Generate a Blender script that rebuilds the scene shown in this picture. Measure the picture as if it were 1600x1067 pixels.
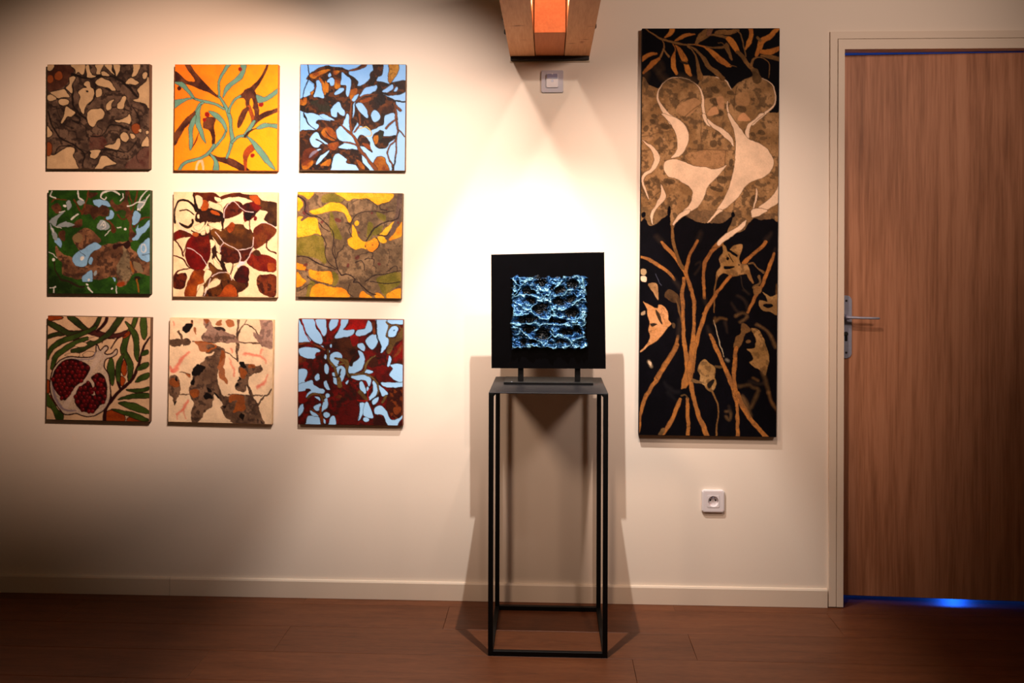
import bpy, bmesh, math, random
import numpy as np
from mathutils import Vector, Matrix

for o in list(bpy.data.objects):
    bpy.data.objects.remove(o, do_unlink=True)
scene = bpy.context.scene
COL = scene.collection

# ------------------------------------------------------------------ camera
cam_data = bpy.data.cameras.new('camera')
cam_data.sensor_width = 36.0
cam_data.lens = 1399.0 / 1600.0 * 36.0
cam_data.shift_x = 0.0
cam_data.shift_y = -128.5 / 1600.0
cam_data.clip_start = 0.05
cam = bpy.data.objects.new('camera', cam_data)
COL.objects.link(cam)
cam.matrix_world = (Matrix.Translation((0, -3.32, 1.268)) @ Matrix.Rotation(math.radians(2.35), 4, 'Z')
                    @ Matrix.Rotation(math.pi / 2, 4, 'X') @ Matrix.Rotation(0.003, 4, 'Z'))
scene.camera = cam

# ------------------------------------------------------------------ world, exposure
world = bpy.data.worlds.new('world')
scene.world = world
world.use_nodes = True
bg = world.node_tree.nodes['Background']
bg.inputs['Color'].default_value = (1.0, 0.60, 0.32, 1)
bg.inputs['Strength'].default_value = 0.05
scene.view_settings.view_transform = 'Standard'
scene.view_settings.look = 'None'
scene.view_settings.gamma = 1.0
scene.view_settings.use_curve_mapping = False
scene.view_settings.exposure = 0.0


# ------------------------------------------------------------------ lights (spotlights on and around the beam, one inside it with an added fill point)
def spot(name, loc, target, energy, color, size, blend, radius):
    d = bpy.data.lights.new(name, 'SPOT')
    d.energy = energy; d.color = color; d.spot_size = math.radians(size); d.spot_blend = blend
    d.shadow_soft_size = radius
    o = bpy.data.objects.new(name, d); COL.objects.link(o)
    o.location = loc
    o.rotation_euler = (Vector(target) - Vector(loc)).to_track_quat('-Z', 'Y').to_euler()
    return o


def point(name, loc, energy, color, radius):
    d = bpy.data.lights.new(name, 'POINT')
    d.energy = energy; d.color = color; d.shadow_soft_size = radius
    o = bpy.data.objects.new(name, d); COL.objects.link(o); o.location = loc
    return o


WARM = (1.0, 0.745, 0.60)
spot('spot_light_paintings', (-0.30, -1.60, 2.32), (-0.70, 0, 1.40), 208, (1.0, 0.78, 0.66), 60, 1.0, 0.022)
spot('spot_light_outer_paintings', (-0.34, -1.85, 2.34), (-1.45, 0, 1.52), 340, (1.0, 0.66, 0.48), 47, 1.0, 0.022)
spot('spot_light_tall_painting', (0.32, -1.35, 2.32), (0.46, 0, 1.14), 92, (1.0, 0.74, 0.60), 60, 1.0, 0.022)
spot('spot_light_far_left', (-1.30, -2.3, 2.35), (-0.12, 0, 0.86), 118, (1.0, 0.68, 0.48), 47, 1.0, 0.22)
spot('spot_light_far_right', (1.45, -2.3, 2.35), (0.72, 0, 1.74), 112, (1.0, 0.74, 0.60), 68, 0.9, 0.20)
spot('beam_spot', (0.0015, -0.77, 2.117), (0.0015, -0.30, 0.15), 120, (1.0, 0.92, 0.85), 95, 1.0, 0.007)
point('beam_glow_fill', (0.0015, -0.775, 2.119), 6.0, (1.0, 0.84, 0.70), 0.007)  # added fill at the beam spot, makes the channel and wedge top glow
point('corridor_blue_lamp', (1.66, 0.42, 0.14), 5, (0.01, 0.12, 1.0), 0.03)
point('corridor_blue_ceiling_lamp', (1.3, 0.8, 2.35), 30, (0.01, 0.12, 1.0), 0.05)


# ------------------------------------------------------------------ helpers
def lin(c):
    c = np.asarray(c, float) / 255.0
    return np.where(c <= 0.04045, c / 12.92, ((c + 0.055) / 1.055) ** 2.4)


def rgba(c):
    l = lin(c)
    return (float(l[0]), float(l[1]), float(l[2]), 1.0)


def tag(o, label=None, cat=None, group=None, kind=None):
    if label: o['label'] = label
    if cat: o['category'] = cat
    if group: o['group'] = group
    if kind: o['kind'] = kind
    return o


def empty(name, loc=(0, 0, 0), parent=None):
    o = bpy.data.objects.new(name, None); COL.objects.link(o); o.location = loc
    o.empty_display_size = 0.05
    if parent: o.parent = parent
    return o


def link(name, me, mat, parent=None):
    o = bpy.data.objects.new(name, me); COL.objects.link(o)
    if mat is not None and len(me.materials) == 0:
        me.materials.append(mat)
    if parent: o.parent = parent
    return o


def finish(bm, name, mat, parent=None, smooth=False):
    bmesh.ops.recalc_face_normals(bm, faces=bm.faces)
    me = bpy.data.meshes.new(name)
    bm.to_mesh(me); bm.free()
    if smooth:
        for p in me.polygons: p.use_smooth = True
    return link(name, me, mat, parent)


def add_box(bm, x0, x1, y0, y1, z0, z1):
    vs = [bm.verts.new((x, y, z)) for z in (z0, z1) for y in (y0, y1) for x in (x0, x1)]
    for f in ((0, 1, 3, 2), (4, 5, 7, 6), (0, 1, 5, 4), (2, 3, 7, 6), (0, 2, 6, 4), (1, 3, 7, 5)):
        bm.faces.new([vs[i] for i in f])


def box(name, x0, x1, y0, y1, z0, z1, mat, parent=None, bevel=0.0, seg=1):
    bm = bmesh.new()
    add_box(bm, x0, x1, y0, y1, z0, z1)
    if bevel:
        bmesh.ops.bevel(bm, geom=list(bm.edges), offset=bevel, segments=seg, affect='EDGES', profile=0.5)
    return finish(bm, name, mat, parent)


def prism(name, pts, y0, y1, mat, parent=None, bevel=0.0, seg=2):
    """outline pts (x, z) extruded from y0 (front) to y1"""
    bm = bmesh.new()
    a = [bm.verts.new((x, y0, z)) for x, z in pts]
    b = [bm.verts.new((x, y1, z)) for x, z in pts]
    n = len(pts)
    ff = bm.faces.new(a); bm.faces.new(b[::-1])
    for i in range(n):
        bm.faces.new((a[i], b[i], b[(i + 1) % n], a[(i + 1) % n]))
    if bevel:
        bmesh.ops.bevel(bm, geom=[e for e in ff.edges], offset=bevel, segments=seg, affect='EDGES', profile=0.5)
    return finish(bm, name, mat, parent)


def disc_pts(cx, cz, r, n=24, ry=None):
    ry = r if ry is None else ry
    return [(cx + r * math.cos(2 * math.pi * i / n), cz + ry * math.sin(2 * math.pi * i / n)) for i in range(n)]


def rrect(x0, x1, z0, z1, r, n=6):
    pts = []
    for cx, cz, a0 in ((x1 - r, z1 - r, 0), (x0 + r, z1 - r, 90), (x0 + r, z0 + r, 180), (x1 - r, z0 + r, 270)):
        for i in range(n + 1):
            a = math.radians(a0 + 90 * i / n)
            pts.append((cx + r * math.cos(a), cz + r * math.sin(a)))
    return pts


def tube(name, path, radii, mat, parent=None, n=12, squash=1.0):
    bm = bmesh.new()
    rings = []
    P = [Vector(p) for p in path]
    for i, p in enumerate(P):
        t = (P[min(i + 1, len(P) - 1)] - P[max(i - 1, 0)]).normalized()
        up = Vector((0, 0, 1)) if abs(t.z) < 0.9 else Vector((0, 1, 0))
        s = t.cross(up).normalized(); u = s.cross(t).normalized()
        r = radii[i] if hasattr(radii, '__len__') else radii
        rings.append([bm.verts.new(p + s * math.cos(2 * math.pi * k / n) * r + u * math.sin(2 * math.pi * k / n) * r * squash)
                      for k in range(n)])
    for a, b in zip(rings, rings[1:]):
        for k in range(n):
            bm.faces.new((a[k], a[(k + 1) % n], b[(k + 1) % n], b[k]))
    bm.faces.new(rings[0][::-1]); bm.faces.new(rings[-1])
    return finish(bm, name, mat, parent, smooth=True)


# ------------------------------------------------------------------ materials
def new_mat(name):
    m = bpy.data.materials.new(name); m.use_nodes = True
    nt = m.node_tree
    return m, nt, nt.nodes['Principled BSDF']


def N(nt, kind, **kw):
    n = nt.nodes.new(kind)
    for k, v in kw.items():
        if k in n.inputs: n.inputs[k].default_value = v
        else: setattr(n, k, v)
    return n


def ramp(nt, stops):
    r = nt.nodes.new('ShaderNodeValToRGB')
    el = r.color_ramp.elements
    while len(el) < len(stops): el.new(0.5)
    for e, (p, c) in zip(el, stops):
        e.position = p; e.color = c if len(c) == 4 else rgba(c)
    return r


def plain(name, color, rough=0.5, metal=0.0, vary=0.06, scale=30.0, bump=0.0, spec=0.5):
    m, nt, b = new_mat(name)
    tc = N(nt, 'ShaderNodeTexCoord')
    no = N(nt, 'ShaderNodeTexNoise'); no.inputs['Scale'].default_value = scale; no.inputs['Detail'].default_value = 4
    nt.links.new(tc.outputs['Object'], no.inputs['Vector'])
    c = lin(color)
    r = ramp(nt, [(0.3, tuple(c * (1 - vary)) + (1,)), (0.7, tuple(np.minimum(c * (1 + vary), 1)) + (1,))])
    nt.links.new(no.outputs['Fac'], r.inputs['Fac'])
    nt.links.new(r.outputs['Color'], b.inputs['Base Color'])
    b.inputs['Roughness'].default_value = rough
    b.inputs['Metallic'].default_value = metal
    b.inputs['Specular IOR Level'].default_value = spec
    if bump:
        n2 = N(nt, 'ShaderNodeTexNoise'); n2.inputs['Scale'].default_value = scale * 8; n2.inputs['Detail'].default_value = 3
        nt.links.new(tc.outputs['Object'], n2.inputs['Vector'])
        bp = N(nt, 'ShaderNodeBump'); bp.inputs['Strength'].default_value = bump; bp.inputs['Distance'].default_value = 0.002
        nt.links.new(n2.outputs['Fac'], bp.inputs['Height']); nt.links.new(bp.outputs['Normal'], b.inputs['Normal'])
    return m


def wood(name, stops, stretch, scale, rough, dist=1.5, fine=0.35, rnd=0.0, spec=0.4, knots=False, wave=False):
    """grain runs along the axis where 'stretch' is small; object coordinates"""
    m, nt, b = new_mat(name)
    tc = N(nt, 'ShaderNodeTexCoord')
    mp = N(nt, 'ShaderNodeMapping'); mp.inputs['Scale'].default_value = stretch
    nt.links.new(tc.outputs['Object'], mp.inputs['Vector'])
    vec = mp.outputs['Vector']
    if rnd:
        oi = N(nt, 'ShaderNodeObjectInfo')
        mu = N(nt, 'ShaderNodeMath', operation='MULTIPLY'); mu.inputs[1].default_value = 57.0
        nt.links.new(oi.outputs['Random'], mu.inputs[0])
        ad = N(nt, 'ShaderNodeVectorMath', operation='ADD')
        nt.links.new(vec, ad.inputs[0]); nt.links.new(mu.outputs[0], ad.inputs[1]); vec = ad.outputs['Vector']
    n1 = N(nt, 'ShaderNodeTexNoise'); n1.inputs['Scale'].default_value = scale; n1.inputs['Detail'].default_value = 6
    n1.inputs['Roughness'].default_value = 0.62; n1.inputs['Distortion'].default_value = dist
    nt.links.new(vec, n1.inputs['Vector'])
    n2 = N(nt, 'ShaderNodeTexNoise'); n2.inputs['Scale'].default_value = scale * 9; n2.inputs['Detail'].default_value = 3
    nt.links.new(vec, n2.inputs['Vector'])
    mx = N(nt, 'ShaderNodeMix'); mx.inputs['Factor'].default_value = fine
    nt.links.new(n1.outputs['Fac'], mx.inputs['A']); nt.links.new(n2.outputs['Fac'], mx.inputs['B'])
    if wave:
        mpw = N(nt, 'ShaderNodeMapping'); mpw.inputs['Scale'].default_value = (1.0, 1.0, 0.16)
        nt.links.new(tc.outputs['Object'], mpw.inputs['Vector'])
        wv = N(nt, 'ShaderNodeTexWave', bands_direction='X'); wv.inputs['Scale'].default_value = 5.0; wv.inputs['Distortion'].default_value = 14.0
        wv.inputs['Detail'].default_value = 3.0; wv.inputs['Detail Scale'].default_value = 0.7; wv.inputs['Detail Roughness'].default_value = 0.6
        nt.links.new(mpw.outputs['Vector'], wv.inputs['Vector'])
        mx2 = N(nt, 'ShaderNodeMix'); mx2.inputs['Factor'].default_value = 0.07
        nt.links.new(mx.outputs['Result'], mx2.inputs['A']); nt.links.new(wv.outputs['Fac'], mx2.inputs['B']); mx = mx2
    r = ramp(nt, stops)
    nt.links.new(mx.outputs['Result'], r.inputs['Fac'])
    col = r.outputs['Color']
    if rnd:
        hs = N(nt, 'ShaderNodeHueSaturation')
        mr = N(nt, 'ShaderNodeMapRange'); mr.inputs['To Min'].default_value = 1 - rnd; mr.inputs['To Max'].default_value = 1 + rnd
        nt.links.new(oi.outputs['Random'], mr.inputs['Value']); nt.links.new(mr.outputs['Result'], hs.inputs['Value'])
        nt.links.new(col, hs.inputs['Color']); col = hs.outputs['Color']
    if knots:
        wn = N(nt, 'ShaderNodeTexNoise'); wn.inputs['Scale'].default_value = 45; nt.links.new(tc.outputs['Object'], wn.inputs['Vector'])
        for kx, ky, rx, ry in knots:
            sb = N(nt, 'ShaderNodeVectorMath', operation='SUBTRACT'); sb.inputs[1].default_value = (kx, ky, 0)
            nt.links.new(tc.outputs['Object'], sb.inputs[0])
            sm = N(nt, 'ShaderNodeVectorMath', operation='MULTIPLY'); sm.inputs[1].default_value = (1 / rx, 1 / ry, 0)
            nt.links.new(sb.outputs['Vector'], sm.inputs[0])
            ln = N(nt, 'ShaderNodeVectorMath', operation='LENGTH'); nt.links.new(sm.outputs['Vector'], ln.inputs[0])
            ad2 = N(nt, 'ShaderNodeMath', operation='MULTIPLY_ADD'); ad2.inputs[1].default_value = 1.6
            nt.links.new(wn.outputs['Fac'], ad2.inputs[0]); nt.links.new(ln.outputs['Value'], ad2.inputs[2])
            kr = ramp(nt, [(0.0, (0.30, 0.22, 0.16, 1)), (0.45, (0.45, 0.33, 0.25, 1)), (0.9, (1, 1, 1, 1))])
            sc_ = N(nt, 'ShaderNodeMath', operation='MULTIPLY'); sc_.inputs[1].default_value = 0.5
            nt.links.new(ad2.outputs[0], sc_.inputs[0]); nt.links.new(sc_.outputs[0], kr.inputs['Fac'])
            mm = N(nt, 'ShaderNodeMix', data_type='RGBA', blend_type='MULTIPLY'); mm.inputs['Factor'].default_value = 0.85
            nt.links.new(col, mm.inputs['A']); nt.links.new(kr.outputs['Color'], mm.inputs['B']); col = mm.outputs['Result']
    nt.links.new(col, b.inputs['Base Color'])
    b.inputs['Roughness'].default_value = rough
    b.inputs['Specular IOR Level'].default_value = spec
    bp = N(nt, 'ShaderNodeBump'); bp.inputs['Strength'].default_value = 0.12; bp.inputs['Distance'].default_value = 0.001
    nt.links.new(mx.outputs['Result'], bp.inputs['Height']); nt.links.new(bp.outputs['Normal'], b.inputs['Normal'])
    return m


M_WALL = plain('cream_plaster', (236, 224, 210), 0.85, vary=0.012, scale=3.0, bump=0.05, spec=0.1)
M_TRIM = plain('cream_trim_paint', (226, 210, 192), 0.5, vary=0.015, scale=6.0, spec=0.3)
M_CORR = plain('corridor_paint', (200, 200, 205), 0.9, vary=0.02, scale=3.0)
M_FLOOR = wood('brown_laminate', [(0.28, (74, 40, 23)), (0.5, (100, 57, 34)), (0.72, (118, 70, 43))], (1.0, 9.0, 9.0), 3.2, 0.42,
               dist=0.6, fine=0.4, rnd=0.10, spec=0.25)
M_SUB = wood('dark_subfloor', [(0.3, (50, 26, 15)), (0.7, (70, 38, 22))], (1.0, 9.0, 9.0), 3.0, 0.6)
M_DOOR = wood('door_oak_veneer', [(0.26, (112, 72, 52)), (0.44, (164, 112, 82)), (0.56, (188, 132, 100)), (0.8, (204, 150, 116))],
              (7.0, 7.0, 0.32), 2.2, 0.5, dist=0.9, fine=0.34, spec=0.2, wave=True)
M_PINE = wood('pine_beam', [(0.25, (184, 126, 80)), (0.5, (210, 152, 104)), (0.75, (226, 172, 126))], (9.0, 0.7, 9.0), 2.4, 0.65,
              dist=0.5, fine=0.4, rnd=0.05, spec=0.2, knots=[(-0.10, -0.455, 0.026, 0.009), (-0.12, -0.45, 0.04, 0.003), (0.075, -0.215, 0.016, 0.006), (0.11, -0.235, 0.012, 0.020), (0.12, -0.27, 0.02, 0.008), (0.135, -0.44, 0.020, 0.004), (-0.09, -0.27, 0.012, 0.004)])
M_PINE_MID = wood('pine_beam_middle', [(0.25, (170, 96, 52)), (0.5, (190, 112, 64)), (0.75, (204, 128, 78))], (9.0, 0.7, 9.0), 2.0, 0.65,
                  dist=0.5, fine=0.35, spec=0.2)
M_BLACK = plain('black_powder_coat', (9, 9, 10), 0.5, vary=0.1, scale=60, spec=0.2)
M_TOP = plain('black_table_plate', (26, 25, 29), 0.5, vary=0.1, scale=40, spec=0.22)
M_GLASS_BLACK = plain('black_glass_plate', (5, 5, 7), 0.18, vary=0.1, scale=20, spec=0.4)
M_STEEL = plain('brushed_steel', (158, 162, 182), 0.36, metal=0.35, vary=0.05, scale=80)
M_DARKSTEEL = plain('dark_steel', (40, 36, 34), 0.6, metal=0.3, vary=0.15, scale=40)
M_WHITE = plain('white_plastic', (222, 216, 220), 0.4, vary=0.01, scale=20, spec=0.4)
M_GREYPLATE = plain('pale_grey_plastic', (190, 187, 198), 0.4, vary=0.01, scale=20, spec=0.3)
M_GREYLENS = plain('grey_sensor_lens', (140, 140, 172), 0.3, vary=0.05, scale=40)
M_HOLE = plain('black_hole', (6, 5, 5), 0.9, vary=0.05)
M_SEALANT = plain('pale_sealant', (216, 196, 170), 0.8, vary=0.03)

# ------------------------------------------------------------------ structure: wall, floor, baseboard
XL, XR = -4.2, 3.4
DX0, DX1, DZ = 1.076, 1.99, 2.037          # clear door opening
WT = 0.14
bm = bmesh.new()
add_box(bm, XL, DX0 - 0.02, 0, WT, 0, 3.0)
add_box(bm, DX0 - 0.02, DX1 + 0.02, 0, WT, DZ + 0.02, 3.0)
add_box(bm, DX1 + 0.02, XR, 0, WT, 0, 3.0)
tag(finish(bm, 'wall_back', M_WALL), 'cream plastered wall hung with paintings', kind='structure')

floor = box('floor', XL, XR, -5.0, 0.0, -0.06, -0.012, M_SUB)
tag(floor, 'reddish brown laminate plank floor', kind='structure')
PL, PW = 1.36, 0.2
plank_me = None
bm = bmesh.new(); add_box(bm, -PL / 2 + 0.0003, PL / 2 - 0.0003, -PW / 2 + 0.0003, PW / 2 - 0.0003, -0.012, 0.0)
bmesh.ops.bevel(bm, geom=[e for e in bm.edges if all(v.co.z > -0.001 for v in e.verts)], offset=0.0009, segments=1, affect='EDGES')
bmesh.ops.recalc_face_normals(bm, faces=bm.faces)
plank_me = bpy.data.meshes.new('plank'); bm.to_mesh(plank_me); bm.free(); plank_me.materials.append(M_FLOOR)
bm = bmesh.new(); add_box(bm, -PL / 2 + 0.0003, PL / 2 - 0.0003, -0.032, 0.0317, -0.012, 0.0)
bmesh.ops.recalc_face_normals(bm, faces=bm.faces)
strip_me = bpy.data.meshes.new('plank_strip'); bm.to_mesh(strip_me); bm.free(); strip_me.materials.append(M_FLOOR)
random.seed(4)
joint = {0: -0.9, 1: -0.359, 2: 0.4745, 3: 0.2685}
for r in range(0, 17):
    jx = joint.get(r, random.uniform(0, PL))
    k0 = math.ceil((XL - jx) / PL)
    x = jx + k0 * PL
    while x + PL <= XR + 0.35:
        o = bpy.data.objects.new('plank', strip_me if r == 0 else plank_me); COL.objects.link(o)
        o.parent = floor
        o.location = (x + PL / 2, -0.032 if r == 0 else -0.064 - PW * (r - 1) - PW / 2, 0)
        x += PL

bb = empty('baseboard_back'); tag(bb, 'cream painted skirting along the wall', kind='structure')


def skirting(x0, x1):
    prof = [(-0.0005, 0.0), (-0.0115, 0.0), (-0.0115, 0.0610), (-0.0085, 0.0665), (-0.0005, 0.0675)]
    bm = bmesh.new()
    a = [bm.verts.new((x0, y, z + 0.0008)) for y, z in prof]; b = [bm.verts.new((x1, y, z + 0.0008)) for y, z in prof]
    for i in range(len(prof)):
        bm.faces.new((a[i], b[i], b[(i + 1) % len(prof)], a[(i + 1) % len(prof)]))
    bm.faces.new(a); bm.faces.new(b[::-1])
    return finish(bm, 'skirting_board', M_TRIM, bb)


skirting(XL, -1.4205); skirting(-1.4190, 1.0195); skirting(2.047, XR)

# door frame
tr = empty('trim_1'); tag(tr, 'cream door frame with a stepped casing', kind='structure')


def frame_ring(name, xo0, xo1, zo, xi0, xi1, zi, y0, y1, z_bottom):
    pts = [(xo0, z_bottom), (xo0, zo), (xo1, zo), (xo1, z_bottom), (xi1, z_bottom), (xi1, zi), (xi0, zi), (xi0, z_bottom)]
    bm = bmesh.new()
    a = [bm.verts.new((x, y0, z)) for x, z in pts]; b = [bm.verts.new((x, y1, z)) for x, z in pts]
    n = len(pts)
    for q in ((0, 1, 6, 7), (1, 2, 5, 6), (2, 3, 4, 5)):
        bm.faces.new([a[i] for i in q]); bm.faces.new([b[i] for i in q][::-1])
    for i in range(n):
        bm.faces.new((a[i], b[i], b[(i + 1) % n], a[(i + 1) % n]))
    return finish(bm, name, M_TRIM, tr)


frame_ring('casing', 1.0245, 2.045, 2.1015, 1.0500, 2.016, 2.0755, -0.0090, 0.0, 0.004)
frame_ring('jamb', 1.0525, 2.0135, 2.0730, DX0, DX1, DZ, -0.0105, WT * 0.36, 0.004)
frame_ring('door_stop', 1.0525, 2.0135, 2.0730, DX0 - 0.012, DX1 + 0.012, DZ + 0.012, WT * 0.36, WT, 0.004)

# door leaf, ajar by about three degrees, hinged on the right
DW, DH, DT = 0.905, 2.013, 0.04
door = empty('door_1', (1.992, 0.021, 0.0195)); tag(door, 'oak veneer door standing slightly ajar', kind='structure')
door.rotation_euler = (0, 0, math.radians(-2.9))
box('door_leaf', -DW, 0, 0.0, DT, 0, DH, M_DOOR, door, bevel=0.0015)
hx = 1.1055 - 1.992       # lever set centre, door coordinates
hz = -0.0195
hp = prism('handle_plate', rrect(hx - 0.0205, hx + 0.0205, 0.903 + hz, 1.137 + hz, 0.0185), -0.006, 0.0, M_STEEL, door, bevel=0.002)
for z in (1.117, 0.924):
    sc = prism('screw', disc_pts(hx + 0.0005, z + hz, 0.0042, 14), -0.0068, -0.005, M_DARKSTEEL, hp)
prism('keyhole', disc_pts(hx - 0.001, 0.994 + hz, 0.0088, 18), -0.0066, -0.005, M_DARKSTEEL, hp)
prism('keyhole_slot', rrect(hx - 0.0050, hx + 0.0050, 0.967 + hz, 0.991 + hz, 0.003), -0.0068, -0.005, M_HOLE, hp)
zc = 1.0575 + hz
tube('handle_neck', [(hx - 0.003, -0.005, zc), (hx - 0.003, -0.022, zc), (hx - 0.002, -0.030, zc)], [0.0105, 0.0095, 0.009], M_STEEL, door, n=16)
tube('lever', [(hx - 0.012, -0.040, zc), (hx - 0.002, -0.046, zc), (hx + 0.012, -0.049, zc), (hx + 0.04, -0.050, zc - 0.001),
               (hx + 0.08, -0.050, zc - 0.0015), (hx + 0.104, -0.050, zc - 0.002), (hx + 0.108, -0.050, zc - 0.002)],
     [0.007, 0.0085, 0.0075, 0.0068, 0.0065, 0.006, 0.0025], M_STEEL, door, n=16, squash=0.72)
tube('handle_spindle', [(hx - 0.003, -0.026, zc), (hx - 0.003, -0.046, zc)], [0.008, 0.008], M_STEEL, door, n=14)

# corridor behind the door
bm = bmesh.new()
add_box(bm, 0.4, 3.2, 1.7, 1.76, -0.06, 2.6)
add_box(bm, 0.34, 0.4, WT, 1.76, -0.06, 2.6)
add_box(bm, 3.2, 3.26, WT, 1.76, -0.06, 2.6)
tag(finish(bm, 'wall_corridor', M_CORR), 'corridor walls behind the door', kind='structure')
tag(box('ceiling', 0.34, 3.26, WT, 1.76, 2.6, 2.66, M_CORR), 'corridor ceiling behind the door', kind='structure')
tag(box('floor_corridor', 0.34, 3.26, 0.0, 1.76, -0.06, -0.0005, M_FLOOR), 'corridor floor behind the door', kind='structure')

# ------------------------------------------------------------------ ceiling beam
BZ = 2.0155
beam = empty('ceiling_beam', (0.0015, 0, BZ))
tag(beam, 'pale pine ceiling beam of three timbers ending on the wall', 'beam')
box('outer_timber', -0.1465, -0.0545, -4.2, -0.0005, 0.0, 0.24, M_PINE, beam, bevel=0.002)
box('outer_timber', 0.0545, 0.1465, -4.2, -0.0005, 0.0, 0.24, M_PINE, beam, bevel=0.002)
box('middle_timber', -0.0520, 0.0520, -0.358, -0.0005, 0.0015, 0.24, M_PINE_MID, beam, bevel=0.0012)
box('channel_board', -0.0545, 0.0545, -4.2, -0.36, 0.19, 0.24, M_PINE, beam)
box('wall_plate', -0.1445, 0.1445, -0.026, -0.0005, -0.0125, -0.0003, M_DARKSTEEL, beam, bevel=0.0008)
box('sealant_strip', -0.148, 0.148, -0.006, -0.0005, -0.0185, -0.0127, M_SEALANT, beam, bevel=0.001)
for x, y, z in ((-0.1465, -0.30, 0.02), (-0.1465, -0.44, 0.03), (0.1465, -0.33, 0.03)):
    s = -1 if x < 0 else 1
    tube('bolt', [(x, y, z), (x + s * 0.005, y, z), (x + s * 0.008, y, z)], [0.010, 0.010, 0.006], M_DARKSTEEL, beam, n=10)

# ------------------------------------------------------------------ motion sensor switch below the beam
sw = empty('sensor_switch', (0.0112, 0, 1.9258))
tag(sw, 'white square wall sensor with grey lens just below the pine beam', 'switch')
prism('plate', rrect(-0.0405, 0.0405, -0.0405, 0.0405, 0.004), -0.009, -0.0004, M_GREYPLATE, sw, bevel=0.003)
prism('module', rrect(-0.0215, 0.0215, -0.0235, 0.0265, 0.003), -0.016, -0.0085, M_WHITE, sw, bevel=0.0025)
prism('lens', rrect(-0.0190, 0.0190, 0.0085, 0.0255, 0.002), -0.019, -0.0155, M_GREYLENS, sw, bevel=0.001)
prism('sensor_eye', disc_pts(0, 0.0, 0.0045, 16), -0.0168, -0.0155, M_GREYLENS, sw)
for x in (-0.0045, 0.0045):
    prism('slider', rrect(x - 0.0012, x + 0.0012, -0.0165, -0.0065, 0.0008), -0.0172, -0.0155, M_WHITE, sw)
prism('indicator', disc_pts(0, 0.0258, 0.0028, 10), -0.0195, -0.0175, M_WHITE, sw)

# ------------------------------------------------------------------ power socket
so = empty('power_socket', (0.6053, 0, 0.383))
tag(so, 'white two pin wall socket below the tall dark painting', 'socket')
n = 40


def square_ring(k, y):
    out = []
    for i in range(n):
        a = 2 * math.pi * (i + 0.5) / n
        c_, s_ = math.cos(a), math.sin(a); q = k / max(abs(c_), abs(s_))
        out.append((c_ * q, y, s_ * q))
    return out


def circle_ring(r, y):
    return [(r * math.cos(2 * math.pi * (i + 0.5) / n), y, r * math.sin(2 * math.pi * (i + 0.5) / n)) for i in range(n)]


def lofted(name, rings, mat, parent, cap_last=False):
    bm = bmesh.new()
    vr = [[bm.verts.new(p) for p in r] for r in rings]
    for a, b in zip(vr, vr[1:]):
        for i in range(n):
            bm.faces.new((a[i], a[(i + 1) % n], b[(i + 1) % n], b[i]))
    if cap_last: bm.faces.new(vr[-1])
    return finish(bm, name, mat, parent)


lofted('plate', [square_ring(0.0410, -0.0004), square_ring(0.0410, -0.0085), square_ring(0.0395, -0.0112), square_ring(0.0360, -0.0122),
                 square_ring(0.0229, -0.0122), square_ring(0.0229, -0.0010)], M_WHITE, so)
lofted('insert', [square_ring(0.0225, -0.0010), square_ring(0.0225, -0.0128), square_ring(0.0218, -0.0134), circle_ring(0.0198, -0.0134),
                  circle_ring(0.0192, -0.0128), circle_ring(0.0186, -0.0022)], M_WHITE, so, cap_last=True)
for x in (-0.0095, 0.0095):
    prism('pin_hole', disc_pts(x, 0.002, 0.0032, 14), -0.0026, -0.0018, M_HOLE, so)
tube('earth_pin', [(-0.0015, -0.0020, 0.0125), (-0.0015, -0.0115, 0.0125), (-0.0015, -0.0130, 0.0125)], [0.0024, 0.0024, 0.0010], M_STEEL, so, n=10)

# ------------------------------------------------------------------ display pedestal
PZ = 0.8418
ped = empty('display_pedestal', (0.0, -0.2685, 0))
tag(ped, 'tall black metal pedestal with open square tube frame and thin top', 'pedestal')
W, D, T = 0.1905, 0.1945, 0.0155
for sx in (-1, 1):
    for sy in (-1, 1):
        x0, x1 = sorted((sx * W, sx * (W - T))); y0, y1 = sorted((sy * D, sy * (D - T)))
        box('leg', x0, x1, y0, y1, 0.0, PZ - 0.003, M_BLACK, ped, bevel=0.0008)
for sy in (-1, 1):
    y0, y1 = sorted((sy * D, sy * (D - T)))
    box('floor_rail', -W + T, W - T, y0, y1, 0.0, T, M_BLACK, ped, bevel=0.0006)
for sx in (-1, 1):
    x0, x1 = sorted((sx * W, sx * (W - T)))
    box('floor_rail', x0, x1, -D + T, D - T, 0.0, T, M_BLACK, ped, bevel=0.0006)
box('top_plate', -W, W, -D, D, PZ - 0.003, PZ, M_TOP, ped, bevel=0.0006)
for sx in (-1, 1):
    for sy in (-1, 1):
        cx, cy = sx * (W - T - 0.005), sy * (D - T / 2)
        prism('corner_gusset', [(cx - sx * 0.004, PZ - 0.0032), (cx + sx * 0.005, PZ - 0.0032), (cx + sx * 0.005, PZ - 0.013)], cy - 0.005, cy + 0.005, M_BLACK, ped)

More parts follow.
